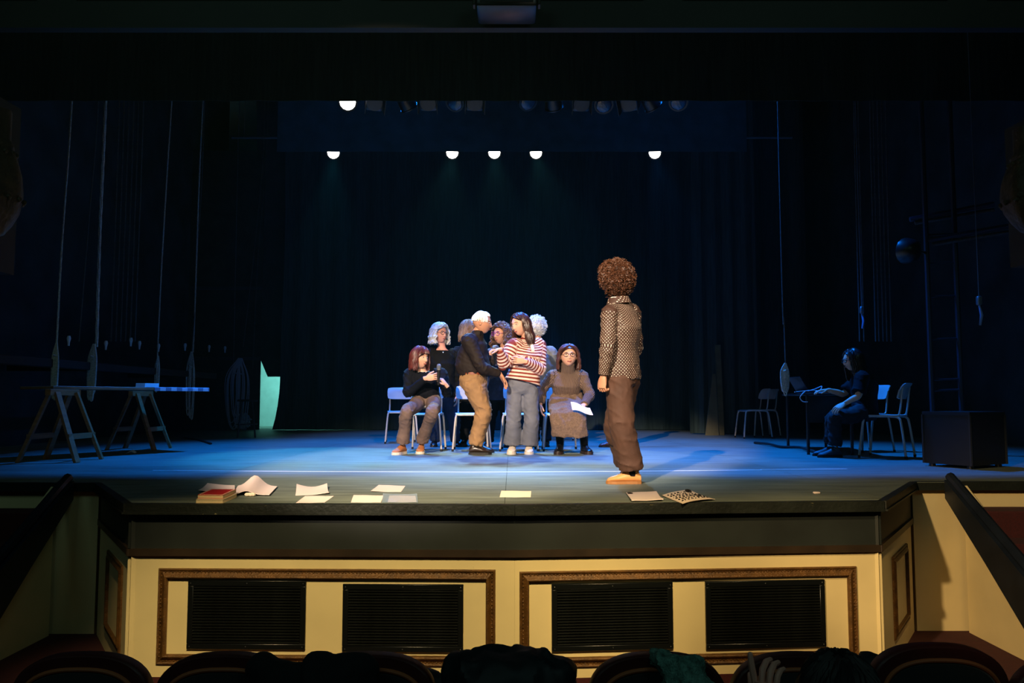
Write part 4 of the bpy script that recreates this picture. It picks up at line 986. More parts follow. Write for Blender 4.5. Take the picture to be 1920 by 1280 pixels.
# seated woman in the knit dress
M_knit = cloth_attr_mat('brown_rib_knit', (92, 74, 64), 'ribs', (122, 98, 82), .017)
M_skirt = mat('brown_knit_skirt', (112, 90, 74), .9, var=.25, vscale=60, bump=.5, bscale=130)
def skirt(root, j, up, lat, f, M, to):
    O = V(root.location); q = MB()
    pts = [((1063, 741, .15), .175, .135), ((1063, 752, .10), .205, .125), ((1063, 762, -.06), .215, .105), ((1064, 771, -.26), .215, .092), ((1065, 781, -.37), .205, .085), ((1067, 798, -.385), .205, .090), ((1069, 816, -.36), .212, .105)]
    C = [at(p[0], p[1], 9.60 + p[2]) - O for p, _, _ in pts]; rr = []
    for i, (p, a, b) in enumerate(pts):
        d = (C[min(i + 1, len(C) - 1)] - C[max(i - 1, 0)]).normalized(); lt = V((1, 0, 0)); rr.append(ell(C[i], lt, d.cross(lt).normalized(), a, b, 28, 2.6))
    q.rings(rr); me = remesh(q, .013, 'skirt', 3); wrinkle(me, .012, 7, .6, 3.0); me.materials.append(M_skirt); link('skirt', me, root)
person('seated woman with dark glasses in a long brown knit dress, holding a paper', 9.60, dict(
    pelvis=(1063, 751, .15), chest=(1062, 718, .08), neck=(1064, 693, .04), head=(1066, 668, -.02), shR=(1036, 704, .06), shL=(1092, 705, .06), elR=(1017, 730, .14), elL=(1105, 740, -.02), wrR=(1014, 757, .10), wrL=(1095, 759, -.24),
    hipR=(1050, 757, .10), hipL=(1077, 757, .10), knR=(1044, 773, -.33), knL=(1086, 773, -.33), anR=(1050, 828, -.16), anL=(1096, 828, -.16), toR=(1044, 843, -.40), toL=(1107, 843, -.36)),
    2, dict(pitch=-4, size=1.08, wide=1.16), SK, dict(m=mat('dark_brown_hair', (78, 46, 36), .4, var=.35, vscale=25), n=180, L=.13, r=.0115, vol=.022, amp=.005, freq=5, seed=51, flare=.30, front=50, fz=1.12),
    dict(name='dress_top', m=M_knit, hem=.06, ease=.032, wr=0.0092, wf=9, collar=.62, cr=.080, sleeve=(.070, .068, .064, .060, .056, .046), bust=.03, seam=1, extra=skirt, belly=.02),
    None, dict(m=M_blackshoe, sole=mat('brown_black_sole', (40, 26, 20), .5), h=.034, boot=.13, wide=1.1, laces=mat('boot_laces', (70, 66, 64), .6), sock=M_black, sock_len=.26),
    dict(R=dict(d=(.05, -.15, -1), n=(1, 0, 0), t=(0, -1, 0), curl=20), L=dict(d=(-.55, -.55, -.35), n=(-.2, .1, -1), t=(-.6, .3, .2), curl=20)), specs=mat('black_glasses', (24, 18, 16), .3))
# woman in the polka-dot shirt, back to us
M_dots = cloth_attr_mat('polka_dot_shirt', (66, 42, 31), 'dots', (242, 230, 208), .0255, .0031, .7)
def dots_extra(root, j, up, lat, f, M, to):
    P = []
    for q in range(4):
        row = []
        for k in range(17):
            a = pi * (k / 16 - .5) * 1.5; r = .072 + .022 * q / 3
            row.append(j['neck'] + up * (.030 - .016 * q) - f * cos(a) * r + lat * sin(a) * r * 1.1)
        P.append(row)
    o = MB().grid(P, .006).build('collar', M_dots, root)
    uv = o.data.attributes.new('cloth_uv', 'FLOAT_VECTOR', 'POINT'); d = []
    for v in o.data.vertices: d += [v.co.dot(lat), v.co.dot(up), 0]
    uv.data.foreach_set('vector', d)
person('woman with a big brown afro in a polka dot shirt, standing nearest the stage edge', 6.13, dict(
    pelvis=(1167, 700, 0), chest=(1165, 615, -.01), neck=(1160, 563, -.01), head=(1153, 527, .0), shL=(1143, 588, -.13), shR=(1186, 586, .14), elL=(1139, 650, -.19), elR=(1192, 650, .20), wrL=(1131, 705, -.16), wrR=(1170, 700, .24),
    hipL=(1160, 715, -.07), hipR=(1175, 713, .07), knL=(1166, 800, -.08), knR=(1156, 800, .14), anL=(1185, 884, -.02), anR=(1176, 870, .34), toL=(1130, 900, -.02), toR=(1168, 868, .60)),
    -118, dict(size=1.0, pitch=4), SK2, dict(m=mat('curly_brown_hair', (86, 52, 32), .5, var=.5, vscale=30), afro=(.132, .134, .142, V((0, .012, .020)), 2800, 3)),
    dict(name='shirt', m=M_dots, hem=.045, ease=.016, flare=.012, wr=0.0084, wf=10, seam=-1, vox=.009, sleeve=(.070, .068, .060, .056, .050, .040), extra=dots_extra, bust=.015),
    dict(m=mat('brown_cotton', (74, 48, 34), .8, var=.2, vscale=7, bump=.15, bscale=200), r=(.108, .106, .100, .096, .098), ease=.010, wr=0.0092, wf=7, waist=.08, end=.93, vox=.011),
    dict(m=mat('tan_leather', (206, 146, 84), .45, var=.1), sole=mat('amber_sole', (150, 100, 52), .5), h=.022, wide=.95, sock=M_black, laces=mat('brown_laces', (70, 40, 24), .7)),
    dict(L=dict(d=(-.12, -.05, -1), n=(.75, .6, 0), t=(-.6, .7, 0), curl=58), R=dict(d=(0, 0, -1), n=(0, -1, 0), t=(-1, 0, 0), curl=30)), size=.97)
# person hidden behind her, only a shoe in view
person('person hidden behind the polka dot woman, one brown shoe showing', 10.8, dict(
    pelvis=(1164, 737, 0), chest=(1164, 690, 0), neck=(1163, 655, 0), head=(1161, 628, 0), shL=(1164, 667, -.18), shR=(1163, 667, .18), elL=(1165, 702, -.2), elR=(1165, 702, .2), wrL=(1158, 735, -.2), wrR=(1158, 735, .2),
    hipL=(1164, 742, -.08), hipR=(1164, 742, .08), knL=(1160, 786, -.08), knR=(1166, 786, .08), anL=(1150, 826, -.08), anR=(1170, 825, .1), toL=(1118, 832, -.1), toR=(1140, 830, .1)),
    -90, dict(size=.95), SK2, dict(m=mat('short_dark_hair', (40, 30, 26), .5), n=160, L=.0, r=.009, vol=.008, seed=61, front=46, back=92), dict(name='pullover', m=M_navy, hem=.04), dict(m=mat('dark_brown_trousers', (52, 42, 36), .8)), dict(m=mat('chestnut_leather', (104, 62, 42), .4), sole=M_darksole),
    dict(L=dict(d=(0, 0, -1), n=(0, 1, 0), t=(-1, 0, 0)), R=dict(d=(0, 0, -1), n=(0, -1, 0), t=(-1, 0, 0))), fem=False, size=.93)
# person at the laptop
person('person with long black hair and a black T-shirt, seated at the laptop table', 8.95, dict(
    pelvis=(1622, 771, 0), chest=(1621, 725, .0), neck=(1610, 697, -.01), head=(1598, 675, -.02), shL=(1616, 708, -.17), shR=(1610, 708, .17), elL=(1609, 742, -.24), elR=(1582, 738, .16), wrL=(1583, 757, -.20), wrR=(1552, 731, .10),
    hipL=(1618, 777, -.09), hipR=(1618, 776, .09), knL=(1566, 783, -.12), knR=(1562, 781, .12), anL=(1566, 836, -.12), anR=(1556, 832, .12), toL=(1536, 846, -.12), toR=(1528, 842, .12)),
    -88, dict(size=1.0, pitch=10), SK, dict(m=mat('black_hair', (18, 17, 20), .35), n=160, L=.20, r=.011, vol=.014, amp=.004, seed=71, front=42, flare=.1, bangs=False), dict(name='t_shirt', m=M_black, hem=.06, ease=.03, send=.4, sleeve=(.08, .078, .072, .07)),
    dict(m=mat('charcoal_trousers', (16, 17, 21), .85), r=(.095, .085, .072, .066, .068)), dict(m=mat('slate_shoes', (44, 50, 58), .6), sole=M_darksole), dict(L=dict(d=(-.85, -.1, -.5), n=(0, .4, -.7), t=(-.3, .8, .4), curl=20), R=dict(d=(-1, 0, -.08), n=(0, .1, -1), t=(.1, -1, 0), curl=18)), specs=mat('thin_glasses', (60, 70, 90), .2, .7))
# ================================================================== THINGS ON THE STAGE
M_micblack = mat('microphone_black', (18, 18, 20), .4); M_micmesh = mat('microphone_mesh', (120, 124, 130), .4, .6, bump=.6, bscale=400)
def mic(label, p0, p1):
    a, b = V(p0), V(p1); r = empty('microphone', a, 0, label, 'microphone', 'hand microphones'); d = b - a; u = d.normalized()
    MB().tube([V((0, 0, 0)), d * .35, d * .72], [.013, .016, .021], 12).build('handle', M_micblack, r)
    MB().tube([d * .72, d * .745], [.024, .024], 12).build('ring', mat('silver_ring', (190, 190, 185), .3, .8), r)
    MB().tube([d * .745, d * .85, d * .95, d], [.023, .027, .024, .012], 12).build('head', M_micmesh, r)
mic('black hand microphone held upright by the seated woman with the auburn bob', at(822, 722, 9.31), at(823, 682, 9.29))
mic('grey-headed hand microphone held between the man and the striped sweater', at(929, 682, 9.20), at(926, 648, 9.10))

M_paper = mat('script_paper', (236, 214, 204), .8); M_paper2 = mat('cream_paper', (238, 220, 188), .8)
def sheet(name, label, cs, m, curl=(0, 0, 0, 0), bow=0.0, n=9, cat='paper', group=None, th=.0012, z0=.002, pages=1, mid=0.0):
    """four floor corners (pixels): near-left, near-right, far-right, far-left; lift of each corner in metres"""
    c = [gnd(*p) for p in cs]; ctr = sum(c, V()) / 4; r = None
    P = []
    for i in range(n):
        v = i / (n - 1); row = []
        for k in range(n):
            u = k / (n - 1); p = lerp(lerp(c[0], c[1], u), lerp(c[3], c[2], u), v) - ctr
            z = z0 + bow * 4 * u * (1 - u) + mid * 4 * v * (1 - v)
            for q, (uu, vv) in zip(curl, ((0, 0), (1, 0), (1, 1), (0, 1))): z += q * max(0, 1 - 1.5 * math.hypot(u - uu, v - vv)) ** 1.6
            row.append((p.x, p.y, z + .0006 * sin(9 * u + 4 * v)))
        P.append(row)
    o = MB().grid(P, th).build(name, m, smooth=True); o.location = (ctr.x, ctr.y, 0)
    return tag(o, label, cat, group)
G = 'papers along the front of the stage'
sheet('paper_sheet', 'curled white script with upturned corners, second pile from the books', [(554, 929), (617, 927), (613, 914), (556, 915)], M_paper, (.0, .012, .03, .03), 0, group=G)
sheet('paper_sheet', 'flat white sheet in front of the curled script', [(555, 943), (609, 942), (626, 930), (572, 930)], M_paper, group=G)
sheet('paper_sheet', 'white sheet lying farthest from the edge, behind the plastic sleeve', [(695, 922), (752, 922), (760, 911), (710, 909)], M_paper, (.006, 0, 0, 0), group=G)
sheet('paper_sheet', 'flat white sheet touching the plastic sleeve', [(658, 942), (714, 942), (719, 929), (663, 928)], M_paper, group=G)
sl = empty('plastic_sleeve', gnd(750, 936), 0, 'clear bluish plastic sleeve holding a white sheet', 'sleeve')
M_clear = mat('clear_film', (200, 225, 245), .12, spec=.6); MATS['clear_film'].node_tree.nodes['Principled BSDF'].inputs['Alpha'].default_value = .35
for nm, cs, m, z in (('insert', [(727, 942), (781, 942), (779, 930), (730, 929)], M_paper, .003), ('film', [(716, 943), (784, 943), (782, 928), (718, 928)], M_clear, .006)):
    o = sheet(nm, None, cs, m, z0=z, cat=None, curl=(0, 0, .004, .006) if nm == 'film' else (0, 0, 0, 0)); p = V(o.location); o.parent = sl; o.location = p - V(sl.location)
sheet('paper_sheet', 'cream slip of paper alone near the middle seam of the stage', [(937, 932), (995, 932), (996, 921), (940, 920)], M_paper2, group=G)
sp_ = sheet('script_booklet', 'white stapled script beside the poster, with a dark corner mark', [(1184, 941), (1244, 940), (1231, 926), (1174, 925)], M_paper, (.006, .010, .012, .0), 0.004, th=.006, z0=.008, group=G)
# dark stamp on its far corner
o = sheet('corner_mark', None, [(1177, 928), (1187, 928.5), (1186, 925.6), (1176, 925.6)], mat('ink_black', (20, 18, 18), .6), z0=.0105, cat=None, th=.0004)
p = V(o.location); o.parent = sp_; o.location = p - V(sp_.location)
# hand-lettered poster
pc = [(1280, 945), (1341, 938), (1293, 922), (1241, 930)]
po = sheet('poster', 'folded cream poster with black hand lettering on the front edge of the stage', pc, mat('poster_cream', (228, 206, 184), .85), (.0, .004, .012, .004), .012, cat='poster', th=.002, z0=.004)
c4 = [gnd(*p) for p in pc]; ctr = V(po.location); ink = MB(); rnd = random.Random(5)
def ppt(u, v):
    p = lerp(lerp(c4[0], c4[1], u), lerp(c4[3], c4[2], u), v) - ctr
    z = .004 + .012 * 4 * u * (1 - u) + .0012
    for q, (uu, vv) in zip((.0, .004, .012, .004), ((0, 0), (1, 0), (1, 1), (0, 1))): z += q * max(0, 1 - 1.5 * math.hypot(u - uu, v - vv)) ** 1.6
    return V((p.x, p.y, z))
def stroke(uvs, w_=.006): ink.tube([ppt(*q) for q in uvs], w_, 5, flat=.3)
stroke([(.80 + .07 * cos(a), .82 + .10 * sin(a)) for a in [2 * pi * k / 12 for k in range(13)]], .010)
for row in range(6):
    v = .15 + .13 * row; u = .08
    while u < .92:
        if not (u > .62 and v > .66):
            k = rnd.random(); w_ = rnd.uniform(.03, .07)
            if k < .4: stroke([(u, v), (u + w_ * .4, v + .06), (u + w_, v + .005)], rnd.uniform(.003, .006))
            elif k < .7: stroke([(u, v), (u + w_, v + rnd.uniform(-.01, .03))], rnd.uniform(.003, .0065))
            else: stroke([(u + w_ * .5 + w_ * .4 * cos(a), v + .03 + .03 * sin(a)) for a in (0, 1.2, 2.4, 3.6, 4.8, 6.0)], .0035)
        u += rnd.uniform(.07, .12)
o = ink.build('lettering', mat('ink_black', (20, 18, 18)), po); o['kind'] = 'stuff'
# books
def book(label, cs, z, th, cover, pages, bulge=0.0):
    c = [gnd(px, py) for px, py in cs]; ctr = sum(c, V()) / 4; r = empty('book', (ctr.x, ctr.y, z), 0, label, 'book', 'paperbacks at the left of the stage edge')
    q = [p - ctr for p in c]
    MB().prism([V((p.x * .985, p.y * .985, .0015)) for p in q], (0, 0, th - .003)).build('pages', pages, r, smooth=False)
    for zz in (0, th - .0015): MB().prism([V((p.x, p.y, zz)) for p in q], (0, 0, .0015)).build('cover', cover, r, smooth=False)
    return r, q, ctr
M_pages = mat('yellowed_pages', (232, 206, 158), .85, bump=.5, bscale=300, stretch=(.2, .2, 20))
B1 = [(367, 943), (418, 943.5), (444, 932), (393, 930)]
book('cream paperback lying at the bottom of the two-book pile', B1, 0.001, .022, mat('cream_cover', (220, 196, 156), .6), M_pages)
r2, q2, _ = book('paperback with a red cover on top of the two-book pile', [(370, 941), (418, 942), (443, 929.5), (396, 929)], 0.0235, .022, mat('red_cover', (196, 34, 34), .5), M_pages)
orn = MB()
for (a, b) in ((0, 1), (1, 2), (2, 3), (3, 0)):
    for k in range(11):
        t = (k + .5) / 11; p = lerp(q2[a], q2[b], t) * .90; orn.ball((p.x, p.y, .0222), (.007, .007, .0012), 6, 4)
orn.build('printed_border', mat('cover_ivory', (232, 214, 186), .6), r2)['kind'] = 'stuff'
sheet('script_booklet', 'open white script lying half under and behind the red paperback', [(372, 923), (441, 926), (440, 914), (389, 909)], M_paper, (.012, 0, .012, .01), .004, th=.004, z0=.006, group=G)
# tented booklet
c = [gnd(*p) for p in ((436, 929), (505, 930), (520, 914), (446, 912))]; ctr = sum(c, V()) / 4; P = []
for i in range(7):
    v = i / 6; row = []
    for k in range(13):
        u = k / 12; p = lerp(lerp(c[0], c[1], u), lerp(c[3], c[2], u), v) - ctr
        z = .004 + .078 * math.exp(-((u - .36 - .08 * v) / .24) ** 2) * (.35 + .65 * v) + .006 * u
        row.append((p.x, p.y, z))
    P.append(row)
o = MB().grid(P, .003).build('script_booklet', M_paper); o.location = (ctr.x, ctr.y, .001); tag(o, 'tented white script with a raised fold beside the books', 'paper', G)
kn = MB()
for k in range(4): kn.ball((.012 * k - .02, .006 * (k % 2), .014), (.018, .014, .013), 8, 6)
o = kn.build('crumpled_tissue', M_paper2); o.location = gnd(469, 931); tag(o, 'small crumpled tissue in front of the tented script', 'tissue')
o = MB().rbox((0, 0, .006), (.045, .03, .012), .004, 1).build('paper_scrap', M_paper); o.location = gnd(1531, 925); tag(o, 'tiny white scrap alone near the right part of the stage edge', 'paper')
for px, py in ((1247, 956), (1254, 957)):
    pass
# gaffer tape line
def tape(label, pts, w_=.030):
    c = [gnd(*p) for p in pts]; P = [[(p.x, p.y - w_ / 2, .0012) for p in c], [(p.x, p.y + w_ / 2, .0012) for p in c]]
    o = MB().grid(P, .0008).build('floor_tape', mat('white_tape', (236, 232, 224), .6)); tag(o, label, 'tape', 'white tape line across the stage')
tape('long white tape strip across the stage floor', [(287, 881.6), (560, 883.5), (880, 884.6), (1150, 883.6), (1428, 880.6)])
tape('short white tape strip ending the line towards the right wing', [(1426, 879.8), (1588, 878.8)])
# paper on the seated woman's knee
c = [at(1070, 753, 9.18), at(1106, 764, 9.15), at(1112, 777, 9.07), at(1073, 768, 9.10)]; ctr = sum(c, V()) / 4
P = [[lerp(lerp(c[3], c[2], k / 6), lerp(c[0], c[1], k / 6), i / 4) - ctr + V((0, 0, .01 * sin(k))) for k in range(7)] for i in range(5)]
o = MB().grid(P, .003).build('paper_sheet', M_paper); o.location = ctr; tag(o, 'folded white pages held on the knee of the woman in the knit dress', 'paper')

# ================================================================== LEFT WING
M_pine = mat('pine_timber', (150, 96, 52), .6, var=.25, vscale=5, stretch=(1, 1, 6), bump=.2)
M_plank = mat('table_ply', (150, 108, 74), .55, var=.2, vscale=5)
A = gnd(172, 864); B = gnd(338, 840); ax = V((B.x - A.x, B.y - A.y, 0)); Lt = ax.length; ax.normalize(); nx = V((-ax.y, ax.x, 0)); ang = atan2(ax.y, ax.x)
tz = .745
def trestle(px, py, label):
    p = gnd(px, py); c = V((p.x, p.y, 0)) + nx * .30; r = empty('trestle', c, ang, label, 'trestle', 'pine trestles under the table')
    for sx in (-.22, .22):
        for sy in (-1, 1):
            a, b = V((sx * .82, sy * .035, tz - .035)), V((sx * 1.08, sy * .30, 0)); d = b - a
            R = d.to_track_quat('Z', 'X').to_matrix().to_4x4()
            MB().box((0, 0, d.length / 2), (.032, .062, d.length), Matrix.Translation(a) @ R).build('leg', M_pine, r, smooth=False)
    MB().rbox((0, 0, tz - .035), (.56, .06, .065), .004, 1).build('top_beam', M_pine, r, smooth=False)
    for sy in (-1, 1): MB().box((0, sy * .205, .26), (.50, .026, .055)).build('side_rail', M_pine, r, smooth=False)
    return r
trestle(168, 864, 'pine sawhorse trestle under the near end of the long table')
trestle(305, 842, 'pine sawhorse trestle under the far end of the long table')
e0, e1 = at(100, 724, 8.35), at(392, 728, 9.9)
Lx = math.hypot(e1.x - e0.x, e1.y - e0.y); ta = atan2(e1.y - e0.y, e1.x - e0.x); ctr = V(((e0.x + e1.x) / 2 - sin(ta) * .36, (e0.y + e1.y) / 2 + cos(ta) * .36, tz))
tt = empty('tabletop', ctr, ta, 'long plywood tabletop laid on two trestles in the left wing', 'table')
MB().rbox((0, 0, .0165), (Lx, .72, .033), .004, 1).build('board', M_plank, tt, smooth=False)
o = empty('checked_cloth', ctr + V((cos(ta), sin(ta), 0)) * Lx * .30 + V((0, 0, .033)), ta, 'pale checked cloth over the far end of the trestle table', 'cloth')
P = [[(x, y, z) for x in [-.19 * Lx + .39 * Lx * k / 20 for k in range(21)]] for y, z in ((.33, .002), (.1, .003), (-.2, .002), (-.355, .003), (-.366, -.002), (-.367, -.040))]
cm = mat('checked_cotton', (190, 200, 210), .85); nt, bs = nodes(cm); ck = add_node(nt, 'ShaderNodeTexChecker'); ck.inputs['Scale'].default_value = 14; ck.inputs[1].default_value = (*lin((205, 212, 220)), 1); ck.inputs[2].default_value = (*lin((120, 135, 155)), 1)
tcn = add_node(nt, 'ShaderNodeTexCoord'); nt.links.new(tcn.outputs['Object'], ck.inputs[0]); nt.links.new(ck.outputs[0], bs.inputs['Base Color'])
MB().grid(P, .0015).build('cloth', cm, o)
c = ctr + V((cos(ta), sin(ta), 0)) * Lx * .18 + V((0, 0, .038))
pb_ = empty('paper_block', c, ta + .2, 'stack of white pages on the checked cloth of the trestle table', 'paper')
for k in range(3): MB().rbox((.01 * k, .01 * k, .008 + .016 * k), (.21, .15, .015), .002, 1).build('page_stack', M_paper, pb_, smooth=False)
# pin rail with belaying pins, ropes and coils
RX = -5.35
def at_x(px, py, x):
    d = ray(px, py); return V((0, 0, CAM_Z)) + d * (x / d.x)
rail = empty('pin_rail', (RX - .08, 10.0, 1.0), 0, 'wooden pin rail with pale knobs along the left wing wall', 'rail')
MB().rbox((0, .8, .06), (.12, 7.4, .10), .01, 1).build('beam', mat('dark_rail_wood', (46, 40, 32), .7, var=.3), rail)
for yy in (-2.6, .8, 4.2): MB().box((-.7, yy, .06), (1.4, .08, .08)).build('bracket', M_blackmetal, rail, smooth=False)
M_pin = mat('bleached_pin', (190, 196, 198), .5)
for px, py in ((126, 634), (196, 643), (243, 637), (259, 643), (295, 648), (345, 647), (390, 650), (420, 652)):
    p = at_x(px, py, RX) - V(rail.location); zb = p.z - .09
    MB().tube([(p.x + .02, p.y, zb), (p.x + .02, p.y, p.z - .05), (p.x + .02, p.y, p.z), (p.x + .02, p.y, p.z + .03)], [.012, .014, .026, .016], 8).build('pin', M_pin, rail)
def rope(label, pts, r, m=M_rope, group='ropes hanging in the wings', twist=True, x=RX, Y=None):
    P = [at_x(px, py, x) if Y is None else at(px, py, Y) for px, py in pts]
    if P[0].z < CZ: P = [V((P[0].x, P[0].y, CZ))] + P
    o0 = P[-1]; S = spline([p - o0 for p in P], 14); b = MB()
    if twist:
        for s in range(3):
            Q = []; SS = spline([p - o0 for p in P], 60); L = 0
            for i, p in enumerate(SS):
                if i: L += (p - SS[i - 1]).length
                a = L / (r * 5) * 1.0 + s * 2 * pi / 3; Q.append(p + V((cos(a), sin(a), 0)) * r * .5)
            b.tube(Q, r * .58, 5)
    else: b.tube(S, r, 6)
    o = b.build('rope', m); o.location = o0; return tag(o, label, 'rope', group)
rope('thick pale rope dropping to a big coil behind the trestle table', [(207, -30), (196, 240), (187, 440), (181, 650)], .020)
rope('thin rope nearest the house on the left, ending in a long coil', [(146, -20), (131, 250), (116, 460), (106, 648)], .011)
rope('thin dark line slanting between the two thick ropes of the left wing', [(185, 180), (168, 400), (148, 640)], .007, M_darkrope, twist=False)
rope('thin rope hanging above the checked cloth of the trestle table', [(330, 60), (313, 330), (303, 500), (293, 715)], .010)
rope('rope with a dangling coil just beyond the end of the trestle table', [(388, 40), (374, 330), (366, 560), (362, 660)], .012)
rope('twin line hanging beside the coil rope at the far end of the rail', [(380, 300), (370, 480), (364, 600), (357, 690)], .007, M_darkrope, twist=False)
rope('first of the slack lines above the cable bundle by the passage', [(444, 380), (442, 480), (438, 680)], .008, M_darkrope, twist=False)
rope('second slack line above the cable bundle by the passage', [(494, 280), (478, 460), (456, 650)], .009, M_darkrope, twist=False)
rope('third slack line above the cable bundle nearest the passage', [(500, 290), (484, 480), (474, 690)], .008, M_darkrope, twist=False)
def coil(label, px, py0, py1, w_px, r, n=9, x=RX, m=M_rope, seed=1, Y=None):
    rnd = random.Random(seed); f = (lambda a, b: at_x(a, b, x)) if Y is None else (lambda a, b: at(a, b, Y))
    t = f(px, py0); bt = at(px, py1, t.y); W_ = w_px / FPX * t.y / 2; o0 = V(t); b = MB(); H = t.z - bt.z
    for k in range(n):
        dx = rnd.uniform(-.8, .8) * W_; dl = rnd.uniform(.8, 1.0); q = rnd.uniform(-.4, .4)
        P = [V((dx * .3 + W_ * .3, 0, 0)), V((W_ * .7 + dx, .02 * q, -H * .35 * dl)), V((W_ * .5 + dx, .04 * q, -H * .9 * dl)), V((dx, .05 * q, -H * dl)), V((-W_ * .5 + dx, .03 * q, -H * .85 * dl)), V((-W_ * .7 + dx, 0, -H * .3 * dl)), V((dx * .3 + W_ * .3, 0, .01))]
        b.tube(spline(P, 5), r, 6)
    b.tube([V((-W_ * .6, 0, -H * .22)), V((0, -.04, -H * .20)), V((W_ * .6, 0, -H * .22)), V((0, .04, -H * .2)), V((-W_ * .6, 0, -H * .22))], r, 6)
    o = b.build('rope_coil', m); o.location = o0; return tag(o, label, 'rope', 'coils of rope in the wings')
coil('big pale coil of thick rope hung behind the trestle table', 175, 646, 752, 11, .013, 9)
coil('slim coil of rope at the house end of the left pin rail', 105, 644, 750, 8, .009, 8, seed=2)
coil('narrow coil of thin rope above the pages on the trestle table', 296, 668, 735, 6, .008, 5, seed=3)
coil('long coil of rope with a round loop beyond the checked cloth', 358, 660, 790, 11, .010, 8, seed=4)
coil('loose bundle of cables hanging beside the rear passage', 446, 672, 806, 30, .009, 14, m=mat('blue_grey_cable', (170, 178, 190), .6), seed=5)
# stool, bag and clutter by the passage
p = gnd(462, 820); st = empty('stool', p, .3, 'dark round stool by the cable bundle in the left wing', 'stool')
MB().lathe([(.0, .60), (.16, .60), (.17, .615), (.16, .635), (0, .64)], 18).build('seat', M_blackmetal, st)
for k in range(4):
    a = pi / 4 + k * pi / 2; MB().tube([(.11 * cos(a), .11 * sin(a), .60), (.20 * cos(a), .20 * sin(a), 0)], .013, 8).build('leg', M_blackmetal, st)
MB().tube([(.165 * cos(a), .165 * sin(a), .22) for a in [2 * pi * k / 20 for k in range(21)]], .008, 6).build('foot_ring', M_blackmetal, st)
p = gnd(455, 806); bg = MB(); bg.ball((0, 0, .16), (.15, .11, .16), 14, 10); me = remesh(bg, .02, 'bag', 2); wrinkle(me, .03, 12, 1, 4); me.materials.append(mat('pale_plastic_bag', (170, 180, 200), .4)); o = link('plastic_bag', me); o.location = (p.x, p.y, 0.02); tag(o, 'crumpled pale plastic bag on the floor behind the stool', 'bag')
rope('cable lying on the floor beyond the trestle table', [(330, 824), (365, 826), (395, 833)], .012, mat('black_cable', (16, 17, 18), .5), None, False, Y=10.6) if False else None
cb = [gnd(px, py) for px, py in ((345, 822), (372, 826), (392, 832), (396, 833))]; o = MB().tube(spline([V((p.x - cb[0].x, p.y - cb[0].y, .014)) for p in cb], 6), .013, 6).build('floor_cable', mat('black_cable', (16, 17, 18), .5)); o.location = (cb[0].x, cb[0].y, 0); tag(o, 'black cable lying on the floor beyond the trestle table', 'cable')
p = gnd(246, 851); o = MB().grid([[(-.05, -.02, .01), (0, 0, .03), (.05, -.02, .012)], [(-.04, .04, .03), (0, .05, .05), (.05, .03, .02)]], .002).build('paper_scrap', M_paper); o.location = (p.x, p.y, 0); tag(o, 'crumpled white scrap between the legs of the near trestle', 'paper')

# ================================================================== RIGHT WING
# laptop table
p0, p1 = gnd(1478, 838), gnd(1516, 852); dp = V((p1.x - p0.x, p1.y - p0.y, 0))
tb = empty('small_table', (p1.x, p1.y, 0), -atan2(p0.x - p1.x, p0.y - p1.y), 'small black table with the laptop in the right wing', 'table')
TW, TD, TZ = .60, dp.length, at(1520, 737, p1.y).z
MB().rbox((TW / 2 - .06, TD / 2, TZ - .012), (TW, TD + .08, .024), .004, 1).build('top', M_blackmetal, tb, smooth=False)
MB().box((TW / 2 - .06, -.02, TZ - .19), (TW - .10, .012, .30)).build('modesty_panel', M_blackmetal, tb, smooth=False)
for x, y in ((0, 0), (TW - .12, 0), (0, TD), (TW - .12, TD)): MB().tube([(x, y, 0), (x, y, TZ - .02)], .018, 10).build('leg', M_blackmetal, tb)
lp = at(1507, 735, p1.y + .55); lt = empty('laptop', (lp.x, lp.y, TZ + .002), radians(96), 'open laptop with a faint blue screen on the small black table', 'laptop')
MB().rbox((0, -.12, .008), (.33, .23, .014), .004, 1).build('base', mat('laptop_grey', (40, 42, 46), .4, .5), lt, smooth=False)
Rl = Matrix.Translation((0, 0, .012)) @ Matrix.Rotation(radians(-32), 4, 'X')
ld = MB().rbox((0, .005, .115), (.33, .008, .225), .003, 1, mx=Rl).build('lid', mat('laptop_grey', (40, 42, 46)), lt, smooth=False)
MB().box((0, -.0002, .115), (.31, .004, .20), mx=Rl).build('screen', mat('dim_screen', (10, 16, 30), .3, emit=(60, 110, 220), estr=.22), ld, smooth=False)
kb = MB()
for a in range(5):
    for b_ in range(12): kb.box((-.135 + .0245 * b_, -.05 - .022 * a, .0165), (.020, .017, .003))
kb.build('keyboard', mat('key_black', (18, 18, 20), .5), lt, smooth=False)['kind'] = 'stuff'
p = at(1545, 733, p1.y + .2); bx = empty('control_box', (p.x, p.y, TZ), .2, 'small lit control box with an orange face beside the laptop', 'device')
MB().rbox((0, 0, .018), (.10, .08, .036), .004, 1).build('case', mat('pale_blue_plastic', (150, 190, 200), .5), bx)
MB().box((0, -.042, .015), (.085, .004, .018)).build('face', mat('orange_face', (210, 110, 60), .5), bx, smooth=False)
for k, pts in enumerate(([(0, 0, .02), (-.10, -.05, .03), (-.2, .02, .02), (-.30, 0, .01)], [(.02, .03, .03), (.05, .06, .08), (-.02, .08, .05), (-.12, .06, .02)])):
    o = MB().tube(spline(pts, 6), .005, 6).build('thin_cable', mat('white_cable', (200, 205, 210), .5)); o.location = (p.x - .06, p.y - .02, TZ + .005)
    tag(o, ('white cable snaking from the control box across the small black table', 'looped white cable rising behind the control box')[k], 'cable')
